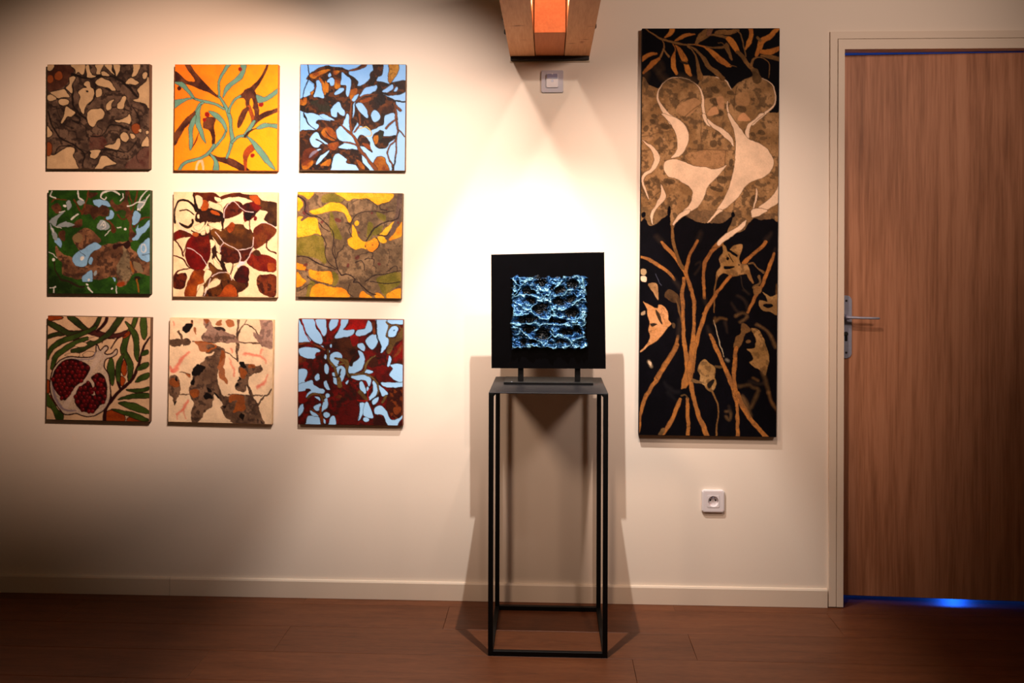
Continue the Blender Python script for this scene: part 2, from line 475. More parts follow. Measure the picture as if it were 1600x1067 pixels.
# ------------------------------------------------------------------ noise tools for paint
def vnoise(h, w, cells, seed):
    rng = np.random.RandomState(seed)
    cy = max(2, int(cells * h / max(w, 1)) + 2); cx = int(cells) + 2
    g = rng.rand(cy + 1, cx + 1)
    yy = np.linspace(0, cy - 1e-3, h); xx = np.linspace(0, cx - 1e-3, w)
    yi = yy.astype(int); xi = xx.astype(int)
    fy = (yy - yi)[:, None]; fx = (xx - xi)[None, :]
    fy = fy * fy * (3 - 2 * fy); fx = fx * fx * (3 - 2 * fx)
    a = g[yi][:, xi]; b = g[yi][:, xi + 1]; c = g[yi + 1][:, xi]; d = g[yi + 1][:, xi + 1]
    return (a * (1 - fx) + b * fx) * (1 - fy) + (c * (1 - fx) + d * fx) * fy


def fbm(h, w, cells, seed, oct=4):
    r = np.zeros((h, w)); amp = 1.0; tot = 0
    for i in range(oct):
        r += amp * vnoise(h, w, cells * 2 ** i, seed + 17 * i); tot += amp; amp *= 0.55
    r /= tot
    return np.clip((r - 0.5) * 1.9 + 0.5, 0, 1)


def homography(src):
    dst = [(0, 0), (1, 0), (1, 1), (0, 1)]
    A = []; B = []
    for (x, y), (u, v) in zip(src, dst):
        A.append([x, y, 1, 0, 0, 0, -u * x, -u * y]); B.append(u)
        A.append([0, 0, 0, x, y, 1, -v * x, -v * y]); B.append(v)
    h = np.linalg.solve(np.array(A, float), np.array(B, float))
    return np.append(h, 1).reshape(3, 3)


class Canvas:
    """paint layer: polygons and brush strokes given in traced coordinates"""
    SS = 2

    def __init__(self, w, h, corners, base, seed=1, wob=7.0):
        self.w, self.h = w * self.SS, h * self.SS
        self.H = homography(corners)
        self.unit = self.w / (0.5 * (np.hypot(corners[1][0] - corners[0][0], corners[1][1] - corners[0][1]) +
                                     np.hypot(corners[2][0] - corners[3][0], corners[2][1] - corners[3][1])))
        self.seed = seed
        self.n1 = fbm(self.h, self.w, 7, seed, 5)
        self.n2 = fbm(self.h, self.w, 26, seed + 5, 3)
        self.n3 = fbm(self.h, self.w, 12, seed + 9, 5)
        self.n4 = fbm(self.h, self.w, 11, seed + 3, 3)
        self.n5 = vnoise(self.h, self.w, int(self.w / 2.6), seed + 2)
        wx = fbm(self.h, self.w, 14, seed + 31, 3) - 0.5; wy = fbm(self.h, self.w, 14, seed + 47, 3) - 0.5
        self.wx, self.wy = wx, wy
        yy, xx = np.mgrid[0:self.h, 0:self.w]
        self.xx = xx + 0.5 + wx * self.unit * wob; self.yy = yy + 0.5 + wy * self.unit * wob
        self.img = np.zeros((self.h, self.w, 3))
        self.fill(np.ones((self.h, self.w)), (slice(0, self.h), slice(0, self.w)), base)

    def pix(self, pts):
        p = np.array([[x, y, 1.0] for x, y in pts]) @ self.H.T
        return np.stack([p[:, 0] / p[:, 2] * self.w, p[:, 1] / p[:, 2] * self.h], 1)

    def paint(self, col, sl):
        """a colour, or a mottled mix ('m', c0, c1[, c2]) or a gradient ('g', c0, c1, (dx, dy))"""
        if isinstance(col[0], str):
            if col[0] == 'm':
                a, b = lin(col[1]), lin(col[2])
                t = np.clip((0.55 * self.n1[sl] + 0.45 * self.n3[sl] - 0.30) / 0.4, 0, 1)[..., None]
                c = a * (1 - t) + b * t
                if len(col) > 3:
                    d = lin(col[3]); k = np.clip((self.n2[sl] - 0.58) / 0.16, 0, 1)[..., None] * 0.8
                    c = c * (1 - k) + d * k
                v = np.clip(1 - np.abs(self.n4[sl] - 0.5) / 0.035, 0, 1) * np.clip((self.n1[sl] - 0.35) / 0.2, 0, 1)
                c = c * (1 - 0.45 * v[..., None]) * (0.82 + 0.36 * self.n5[sl][..., None])
                return c
            if col[0] == 'g':
                a, b = lin(col[1]), lin(col[2]); dx, dy = col[3]
                h, w = self.h, self.w
                t = (self.xx[sl] / w * dx + self.yy[sl] / h * dy)
                t = np.clip(t + (self.n3[sl] - 0.5) * 0.3, 0, 1)[..., None]
                return a * (1 - t) + b * t
        c = lin(col)
        return c * (1 + (self.n3[sl] - 0.5)[..., None] * 0.22 + (self.n5[sl] - 0.5)[..., None] * 0.14)

    def fill(self, mask, sl, col):
        m = mask[..., None]
        self.img[sl] = self.img[sl] * (1 - m) + self.paint(col, sl) * m

    def box(self, p, pad):
        x0 = int(max(0, p[:, 0].min() - pad)); x1 = int(min(self.w, p[:, 0].max() + pad + 1))
        y0 = int(max(0, p[:, 1].min() - pad)); y1 = int(min(self.h, p[:, 1].max() + pad + 1))
        if x1 <= x0 or y1 <= y0: return None
        return (slice(y0, y1), slice(x0, x1))

    def smooth(self, p, closed, k=4):
        n = len(p)
        out = []
        for i in range(n if closed else n - 1):
            if closed:
                a, b, c, d = p[(i - 1) % n], p[i], p[(i + 1) % n], p[(i + 2) % n]
            else:
                a, b, c, d = p[max(i - 1, 0)], p[i], p[i + 1], p[min(i + 2, n - 1)]
            for j in range(k):
                t = j / k
                out.append(0.5 * ((2 * b) + (-a + c) * t + (2 * a - 5 * b + 4 * c - d) * t * t + (-a + 3 * b - 3 * c + d) * t ** 3))
        if not closed: out.append(p[-1])
        return np.array(out)

    def poly(self, pts, col, edge=None, ew=10, wob=True, alpha=1.0):
        p = self.smooth(self.pix(pts), True)
        if edge is not None:
            self._stroke(np.vstack([p, p[:1]]), np.full(len(p) + 1, ew * self.unit), edge)
        sl = self.box(p, 12)
        if sl is None: return
        X, Y = self.xx[sl], self.yy[sl]
        ins = np.zeros(X.shape, bool)
        q = np.roll(p, -1, 0)
        for (x0, y0), (x1, y1) in zip(p, q):
            if y0 == y1: continue
            c = (y0 > Y) != (y1 > Y)
            ins ^= c & (X < (x1 - x0) * (Y - y0) / (y1 - y0) + x0)
        self.fill(ins.astype(float) * alpha, sl, col)

    def _stroke(self, p, w, col, soft=0.0, alpha=1.0):
        pad = w.max() / 2 + 10
        sl = self.box(p, pad)
        if sl is None: return
        best = np.full(self.xx[sl].shape, -1e9)
        for i in range(len(p) - 1):
            s2 = self.box(p[i:i + 2], pad)
            if s2 is None: continue
            X, Y = self.xx[s2], self.yy[s2]
            a, b = p[i], p[i + 1]; d = b - a; L = max(d @ d, 1e-9)
            t = np.clip(((X - a[0]) * d[0] + (Y - a[1]) * d[1]) / L, 0, 1)
            dist = np.hypot(X - a[0] - t * d[0], Y - a[1] - t * d[1])
            v = (w[i] * (1 - t) + w[i + 1] * t) / 2 - dist
            ys, xs = s2[0].start - sl[0].start, s2[1].start - sl[1].start
            bsub = best[ys:ys + v.shape[0], xs:xs + v.shape[1]]
            np.maximum(bsub, v, out=bsub)
        if soft: m = np.clip(best / (soft * self.unit) + 0.5, 0, 1)
        else: m = (best > 0).astype(float)
        self.fill(m * alpha, sl, col)

    def stroke(self, pts, w, col, edge=None, ew=10, soft=0.0, alpha=1.0):
        n = len(pts)
        if not hasattr(w, '__len__'): w = [w] * n
        w = list(w) + [w[-1]] * (n - len(w))
        pw = np.column_stack([self.pix(pts), np.array(w[:n], float) * self.unit])
        s = self.smooth(pw, False)
        if edge is not None: self._stroke(s[:, :2], np.maximum(s[:, 2], 0) + ew * self.unit, edge)
        self._stroke(s[:, :2], np.maximum(s[:, 2], 0.5), col, soft, alpha)

    def dot(self, x, y, rx, col, ry=None, edge=None, ew=8, ang=0, alpha=1.0):
        ry = rx if ry is None else ry
        a = math.radians(ang); pts = []
        for i in range(10):
            t = 2 * math.pi * i / 10; u, v = rx * math.cos(t), ry * math.sin(t)
            pts.append((x + u * math.cos(a) - v * math.sin(a), y + u * math.sin(a) + v * math.cos(a)))
        self.poly(pts, col, edge, ew, alpha=alpha)

    def result(self, mult=(1, 1, 1), gamma=1.0):
        h, w = self.h // 2, self.w // 2
        a = self.img.reshape(h, 2, w, 2, 3).mean((1, 3))
        return np.clip(a, 0, 1) ** gamma * np.array(mult)


# ------------------------------------------------------------------ the ten pictures
def paint_brown():
    BR = ('m', (74, 58, 48), (118, 96, 78), (44, 32, 28)); CR = (206, 178, 136); DK = (36, 26, 22); OR = (146, 78, 38)
    c = Canvas(200, 200, [(75, 57), (983, 57), (968, 980), (75, 978)], BR, 11, wob=11)
    c.poly([(80, 110), (160, 60), (300, 80), (280, 180), (230, 250), (130, 290), (75, 280)], ('m', (66, 36, 26), (96, 60, 44)))
    c.poly([(460, 690), (560, 690), (600, 760), (560, 810), (460, 800)], ('m', (84, 44, 36), (110, 78, 64)))
    c.poly([(830, 880), (960, 780), (965, 970), (760, 970)], ('m', (78, 36, 30), (110, 80, 66)))
    for s, w in (([(85, 480), (130, 620), (210, 720), (320, 770), (400, 850), (390, 950)], 14), ([(300, 140), (360, 170), (430, 178), (600, 160), (720, 200), (800, 270), (860, 340)], 22),
                 ([(820, 430), (870, 500), (880, 590), (840, 620)], 10), ([(460, 690), (560, 690), (620, 600), (720, 600), (800, 640)], 12), ([(560, 810), (700, 820), (750, 840)], 14),
                 ([(290, 140), (300, 260), (300, 400), (340, 480), (420, 540)], 18), ([(600, 460), (690, 440), (800, 470)], 10), ([(500, 230), (500, 330), (440, 420)], 14),
                 ([(310, 500), (360, 530), (350, 580), (310, 560)], 18), ([(140, 860), (180, 790), (300, 770)], 10), ([(720, 800), (780, 830), (860, 740)], 8),
                 ([(640, 70), (690, 180)], 14), ([(860, 200), (800, 270)], 14), ([(480, 260), (540, 230), (620, 290), (720, 300)], 10), ([(260, 640), (330, 660), (340, 720)], 6)):
        c.stroke(s, w, DK, soft=6)
    for st in ([(90, 420), (160, 440), (180, 520), (240, 600), (300, 620)], [(330, 560), (400, 600), (480, 660)], [(520, 600), (560, 640), (540, 700)], [(640, 640), (700, 650), (720, 690)], [(120, 560), (170, 600), (180, 680)], [(840, 440), (900, 470), (950, 520)], [(360, 800), (430, 830), (440, 900)], [(600, 840), (680, 870), (740, 900), (820, 880)], [(900, 800), (860, 860), (880, 930)], [(560, 320), (620, 330), (690, 310)], [(420, 620), (430, 700), (470, 760)], [(130, 460), (200, 440), (220, 480)], [(760, 760), (800, 740), (850, 760)]):
        c.stroke(st, 7, DK, soft=4, alpha=0.8)
    shapes = [[(75, 57), (140, 60), (125, 95), (95, 112), (75, 100)], [(285, 75), (295, 57), (400, 57), (405, 110), (385, 150), (350, 125), (325, 140), (318, 100)],
        [(415, 70), (445, 65), (452, 105), (475, 145), (500, 165), (430, 172), (425, 130)], [(500, 65), (575, 62), (555, 100), (545, 140), (510, 140), (520, 100)],
        [(560, 120), (610, 140), (620, 160), (560, 152)], [(585, 65), (640, 62), (645, 100), (668, 150), (630, 115), (600, 90)], [(660, 60), (722, 60), (715, 110), (690, 165), (680, 120)],
        [(835, 60), (890, 60), (885, 110), (860, 160), (825, 172), (840, 110)], [(920, 145), (950, 130), (968, 150), (950, 190), (920, 190)], [(780, 210), (820, 185), (860, 205), (885, 225), (850, 240), (775, 232)],
        [(980, 190), (980, 440), (940, 410), (890, 395), (845, 385), (840, 370), (875, 360), (885, 320), (870, 280), (910, 245), (950, 215)],
        [(515, 195), (560, 178), (610, 200), (650, 240), (678, 290), (650, 297), (610, 265), (560, 250), (520, 240), (500, 215)],
        [(415, 215), (445, 210), (455, 250), (490, 280), (490, 330), (465, 380), (430, 410), (405, 450), (395, 497), (370, 465), (358, 400), (365, 350), (355, 310), (390, 270), (425, 265), (395, 240)],
        [(515, 290), (550, 275), (555, 335), (515, 350), (508, 320)], [(270, 180), (310, 165), (328, 185), (300, 225), (290, 315), (262, 290), (240, 265), (275, 230)],
        [(105, 305), (170, 290), (220, 275), (250, 310), (275, 350), (220, 345), (170, 355), (140, 330)], [(75, 335), (125, 330), (158, 360), (130, 378), (80, 380)],
        [(185, 370), (225, 360), (265, 380), (260, 410), (215, 420), (180, 395)], [(240, 435), (280, 450), (320, 485), (290, 520), (260, 515), (235, 550), (205, 583), (198, 570), (225, 520), (230, 480)],
        [(435, 490), (470, 460), (530, 455), (548, 450), (575, 480), (565, 530), (520, 560), (485, 605), (450, 595), (430, 540)], [(600, 410), (635, 385), (670, 370), (650, 410), (640, 450), (605, 465), (592, 440)],
        [(740, 345), (768, 345), (765, 380), (745, 445), (700, 450), (700, 420), (725, 390)], [(670, 555), (730, 550), (780, 520), (797, 500), (810, 540), (800, 585), (750, 575), (700, 572)],
        [(75, 605), (120, 665), (110, 695), (75, 700)], [(725, 690), (750, 660), (785, 675), (795, 715), (765, 742), (730, 725)], [(810, 670), (840, 680), (845, 705), (820, 712)],
        [(880, 630), (900, 630), (900, 655), (878, 655)], [(945, 650), (968, 645), (968, 675), (945, 672)], [(905, 780), (925, 730), (950, 700), (968, 720), (968, 775), (935, 780)],
        [(585, 790), (620, 770), (660, 765), (690, 720), (715, 715), (715, 760), (700, 805), (640, 800)], [(75, 862), (150, 855), (210, 815), (250, 790), (310, 790), (318, 830), (308, 870), (330, 925), (335, 985), (75, 985)],
        [(460, 815), (545, 815), (530, 850), (510, 885), (465, 885), (455, 860), (470, 840)], [(500, 970), (530, 925), (550, 875), (590, 865), (640, 900), (685, 935), (640, 940), (590, 955), (550, 982), (505, 982)]]
    for s in shapes: c.poly(s, CR, DK, 14)
    c.dot(430, 296, 14, DK, 9)
    for x, y, rx, ry in ((105, 187, 28, 40), (176, 160, 34, 38), (856, 625, 34, 44), (90, 800, 26, 60)): c.dot(x, y, rx, OR, ry, (70, 36, 24), 10)
    c.dot(889, 643, 12, CR)
    return c.result(mult=(0.72, 0.70, 0.74), gamma=1.08)


def paint_yellow():
    T = (106, 176, 138); TD = (62, 76, 54); B = ('m', (64, 38, 24), (112, 78, 44)); E = (58, 42, 26); RED = (142, 28, 16)
    c = Canvas(200, 200, [(87, 57), (992, 60), (985, 995), (75, 992)], ('g', (240, 146, 34), (250, 196, 16), (0.75, 0.45)), 23)
    c.poly([(80, 115), (140, 155), (190, 200), (265, 205), (240, 150), (200, 95), (170, 50), (210, 50), (250, 110), (300, 170), (340, 210), (390, 265), (440, 315), (480, 345), (470, 350), (400, 310), (330, 285), (260, 250), (200, 230), (150, 225), (80, 215)], B, E, 6)
    c.stroke([(900, 50), (880, 120), (830, 200), (770, 270), (720, 300)], [16, 18, 24, 42, 50], B, E, 6)
    c.poly([(640, 350), (700, 295), (760, 275), (795, 315), (800, 360), (820, 420), (825, 500), (800, 540), (770, 580), (760, 545), (790, 500), (775, 440), (720, 430), (710, 380), (690, 350), (650, 352)], B, E, 6)
    c.dot(757, 400, 15, (250, 190, 22), 44)
    c.stroke([(735, 430), (760, 490), (770, 560)], [30, 26, 22], ('m', (130, 74, 26), (170, 100, 34)), E, 6)
    c.poly([(725, 430), (680, 460), (650, 520), (638, 590), (650, 612), (690, 550), (710, 490), (735, 450)], B, E, 6)
    c.stroke([(990, 458), (900, 490), (830, 530), (790, 570), (720, 660)], [28, 36, 38, 28, 14], B, E, 6)
    c.stroke([(65, 740), (130, 640), (200, 550), (260, 490), (300, 430)], [64, 50, 44, 30, 10], B, E, 6)
    c.poly([(335, 610), (345, 540), (400, 520), (440, 540), (425, 600), (440, 680), (430, 770), (415, 760), (410, 680), (385, 630), (350, 620)], B, E, 6)
    c.stroke([(380, 855), (470, 890), (560, 910), (640, 950), (720, 1000)], [10, 34, 50, 52, 44], B, E, 6)
    c.poly([(770, 765), (720, 790), (690, 840), (690, 920), (700, 1000), (712, 990), (720, 900), (740, 850), (790, 800)], ('m', (160, 84, 24), (110, 62, 26)), E, 6)
    for p, w in (([(470, 330), (510, 390), (550, 470), (575, 560), (580, 650), (590, 720), (570, 800), (540, 880)], [16, 20, 26, 26, 26, 30, 22, 16]), ([(250, 355), (350, 385), (440, 405), (520, 450)], [12, 22, 18, 14]),
                 ([(565, 50), (510, 130), (475, 210), (475, 330)], [26, 22, 18, 12]), ([(560, 480), (570, 430), (610, 370), (660, 335)], [14, 14, 16, 18]), ([(540, 620), (520, 680), (470, 750), (400, 820)], [10, 14, 18, 20]),
                 ([(430, 770), (370, 850), (280, 890), (170, 925), (115, 1000)], [22, 24, 20, 22, 22]), ([(780, 560), (720, 660), (680, 690)], [26, 30, 14]), ([(590, 740), (650, 690), (720, 690)], [20, 18, 14]),
                 ([(400, 850), (440, 900), (450, 940), (445, 1000)], [14, 26, 42, 60]), ([(330, 395), (300, 420), (270, 470)], [20, 22, 14])):
        c.stroke(p, w, T, TD, 9)
    for p in ([(510, 340), (520, 280), (560, 225), (640, 160), (665, 110), (665, 50), (710, 50), (705, 120), (670, 190), (600, 240), (550, 290), (515, 345)], [(80, 215), (150, 212), (200, 260), (240, 320), (260, 360), (230, 350), (190, 290), (130, 245)],
              [(75, 375), (150, 360), (250, 355), (190, 375), (130, 410), (75, 442)], [(800, 325), (870, 345), (930, 310), (995, 265), (995, 300), (940, 350), (880, 380), (820, 390)],
              [(320, 410), (265, 490), (265, 560), (290, 640), (355, 755), (330, 640), (310, 560), (305, 470)], [(265, 500), (215, 580), (210, 680), (218, 810), (240, 760), (240, 640), (265, 560)],
              [(385, 470), (450, 480), (510, 540), (540, 600), (545, 650), (520, 620), (490, 570), (430, 520)], [(800, 620), (860, 580), (930, 580), (990, 590), (990, 622), (920, 608), (850, 622)],
              [(720, 690), (790, 740), (860, 810), (920, 900), (965, 985), (880, 920), (800, 820), (750, 740)]):
        c.poly(p, T, TD, 8)
    c.stroke([(230, 800), (265, 740), (295, 660)], [6, 14, 6], (110, 62, 24))
    c.stroke([(700, 690), (740, 650), (800, 620)], [20, 16, 8], E)
    c.stroke([(275, 990), (285, 930), (320, 910), (335, 985)], [16, 22, 22, 16], (246, 216, 150))
    for x, y, r in ((660, 100, 18), (845, 410, 21), (370, 500, 22), (345, 545, 16), (770, 858, 19)): c.dot(x, y, r, RED)
    c.dot(125, 268, 20, (70, 34, 20))
    return c.result(mult=(0.90, 0.60, 0.80), gamma=1.1)


def paint_blue_brown():
    BL = ('g', (150, 196, 242), (194, 224, 250), (0.5, 0.8)); B = ('m', (44, 20, 12), (74, 38, 18), (128, 74, 30)); D = (34, 18, 13); O = ('m', (206, 134, 34), (160, 84, 24)); ST = (150, 88, 48)
    c = Canvas(200, 200, [(75, 57), (1003, 57), (995, 995), (62, 990)], BL, 37, wob=11)
    P = lambda p, col=B: c.poly(p, col, D, 9)
    P([(60, 380), (95, 350), (130, 345), (160, 310), (185, 285), (200, 230), (150, 190), (130, 185), (170, 130), (230, 95), (320, 75), (420, 85), (490, 110), (500, 150), (580, 210), (570, 250), (620, 245), (650, 225), (690, 180), (690, 140), (720, 110), (720, 50), (800, 50), (790, 140), (760, 160), (745, 205), (800, 215), (850, 230), (900, 210), (1005, 200), (1005, 280), (940, 320), (850, 325), (780, 310), (690, 325), (600, 370), (550, 390), (530, 480), (520, 640), (505, 500), (470, 500), (440, 590), (370, 590), (350, 560), (300, 520), (240, 500), (180, 480), (110, 480), (60, 450)])
    c.poly([(60, 380), (130, 350), (130, 400), (80, 420)], O)
    c.poly([(160, 390), (260, 370), (330, 420), (320, 480), (220, 450)], ('m', (58, 54, 38), (84, 36, 26)))
    for p in ([(235, 180), (265, 190), (300, 290), (275, 330), (265, 260)], [(285, 200), (320, 240), (315, 300), (295, 290)], [(370, 190), (420, 200), (430, 250), (385, 270)], [(370, 110), (420, 120), (400, 145), (375, 140)], [(165, 290), (195, 285), (180, 320), (165, 320)], [(150, 150), (250, 110), (340, 100), (280, 135), (190, 180)], [(510, 290), (570, 270), (560, 340), (520, 380)]): c.poly(p, O)
    P([(60, 680), (130, 640), (210, 635), (240, 600), (215, 570), (240, 545), (330, 560), (430, 580), (400, 610), (380, 640), (400, 720), (450, 745), (400, 790), (480, 810), (590, 810), (610, 860), (620, 920), (680, 1000), (600, 1000), (560, 940), (480, 920), (490, 890), (430, 850), (400, 840), (360, 870), (350, 930), (300, 1000), (55, 1000)])
    P([(560, 395), (600, 365), (690, 325), (790, 320), (860, 350), (910, 385), (915, 440), (920, 520), (900, 480), (850, 490), (810, 510), (800, 580), (760, 600), (700, 630), (620, 600), (580, 600), (540, 640), (525, 660), (530, 560), (555, 480)])
    c.poly([(590, 385), (680, 345), (690, 370), (620, 400)], O); c.poly([(760, 440), (830, 400), (890, 430), (850, 480), (780, 480)], ('m', (150, 88, 40), (80, 40, 18)))
    holes = ([(100, 345), (110, 270), (140, 210), (185, 230), (195, 270), (165, 300), (160, 330)], [(190, 340), (215, 270), (215, 200), (245, 210), (270, 290), (275, 355), (230, 345)], [(305, 205), (345, 170), (375, 190), (370, 240), (340, 250), (325, 220)], [(320, 150), (335, 130), (350, 150), (330, 165)],
        [(440, 130), (470, 150), (515, 200), (515, 280), (495, 345), (475, 310), (480, 240), (430, 230), (435, 180)], [(375, 310), (410, 270), (450, 262), (455, 285), (420, 312), (385, 322)], [(340, 455), (380, 410), (410, 385), (440, 440), (465, 460), (460, 505), (430, 500), (400, 475), (390, 520), (350, 510)],
        [(240, 500), (290, 495), (370, 545), (330, 545), (270, 525)], [(530, 370), (560, 330), (585, 320), (575, 350), (550, 385)], [(600, 340), (640, 270), (720, 245), (750, 245), (740, 290), (680, 315)], [(795, 290), (840, 260), (885, 230), (890, 260), (840, 300), (800, 300)], [(890, 290), (915, 250), (930, 260), (915, 290)],
        [(155, 720), (185, 665), (220, 660), (250, 710), (320, 755), (260, 760), (230, 790), (180, 775)], [(150, 880), (180, 820), (260, 805), (220, 830), (170, 875)], [(205, 940), (230, 890), (290, 840), (330, 815), (300, 860), (250, 910)], [(560, 410), (610, 400), (650, 440), (670, 525), (630, 510), (590, 460)], [(535, 655), (570, 570), (580, 600), (550, 650)])
    for h in holes: c.poly(h, BL, D, 6)
    c.dot(735, 510, 37, BL, 52, D, 6)
    for p in ([(250, 650), (300, 610), (350, 620), (390, 690), (370, 730), (310, 710), (270, 690)], [(250, 940), (340, 890), (330, 950), (280, 950)], [(310, 760), (400, 740), (380, 810), (330, 800)], [(90, 930), (180, 900), (160, 960), (90, 980)], [(570, 900), (620, 930), (640, 985), (600, 970)]): c.poly(p, O)
    c.stroke([(290, 640), (330, 690), (380, 720)], 8, D); c.stroke([(210, 720), (260, 745), (320, 780)], 12, (80, 56, 50))
    c.poly([(100, 820), (170, 790), (240, 840), (140, 930), (80, 940)], ('m', (92, 30, 14), (140, 66, 24)), alpha=0.7)
    P([(855, 50), (935, 50), (940, 110), (900, 180), (860, 220), (845, 180), (860, 110)], ('m', (190, 128, 46), (216, 160, 70)))
    c.stroke([(490, 115), (570, 100), (640, 62)], [10, 22, 36], ('m', (150, 88, 40), (80, 44, 20)), D, 6)
    P([(720, 680), (770, 640), (800, 650), (800, 690), (860, 690), (910, 680), (915, 700), (860, 740), (830, 790), (780, 800), (735, 770), (715, 720)])
    c.poly([(760, 660), (795, 645), (800, 690), (770, 720)], (56, 62, 44)); c.poly([(718, 700), (755, 680), (760, 740), (730, 760)], O)
    P([(580, 720), (605, 680), (650, 700), (680, 745), (680, 790), (705, 830), (680, 820), (640, 780), (600, 770)]); c.poly([(620, 750), (670, 760), (695, 810), (660, 800)], O)
    P([(720, 930), (740, 880), (800, 875), (835, 930), (860, 1000), (770, 1000), (740, 960)], O)
    c.stroke([(650, 690), (700, 680), (700, 640), (650, 610), (590, 620)], 9, (226, 196, 128))
    for p, w in (([(430, 590), (500, 650), (560, 720), (600, 810), (660, 890), (740, 980)], [12, 16, 24, 22, 24, 30]), ([(450, 740), (520, 750), (580, 775)], 12), ([(530, 400), (510, 520), (525, 660)], [10, 14, 16]), ([(590, 490), (595, 580), (550, 650)], [16, 14, 8]),
                 ([(900, 400), (920, 520), (930, 640), (915, 720), (860, 780), (845, 870), (890, 960), (890, 1000)], [16, 16, 14, 12, 10, 10, 12, 14]), ([(930, 640), (920, 760), (915, 870), (890, 960)], 9), ([(920, 540), (860, 580), (825, 615)], 14), ([(940, 640), (995, 695)], 6), ([(915, 420), (955, 465)], 22), ([(560, 385), (640, 330), (720, 320)], [8, 12, 8])):
        c.stroke(p, w, ST, D, 6)
    for p, w in (([(900, 375), (1005, 387)], 13), ([(135, 55), (150, 170), (115, 260), (90, 370)], 9), ([(100, 490), (140, 570), (200, 630)], [14, 12, 8]), ([(910, 870), (890, 990)], 10)): c.stroke(p, w, D)
    return c.result(mult=(0.66, 0.80, 0.94), gamma=1.32)


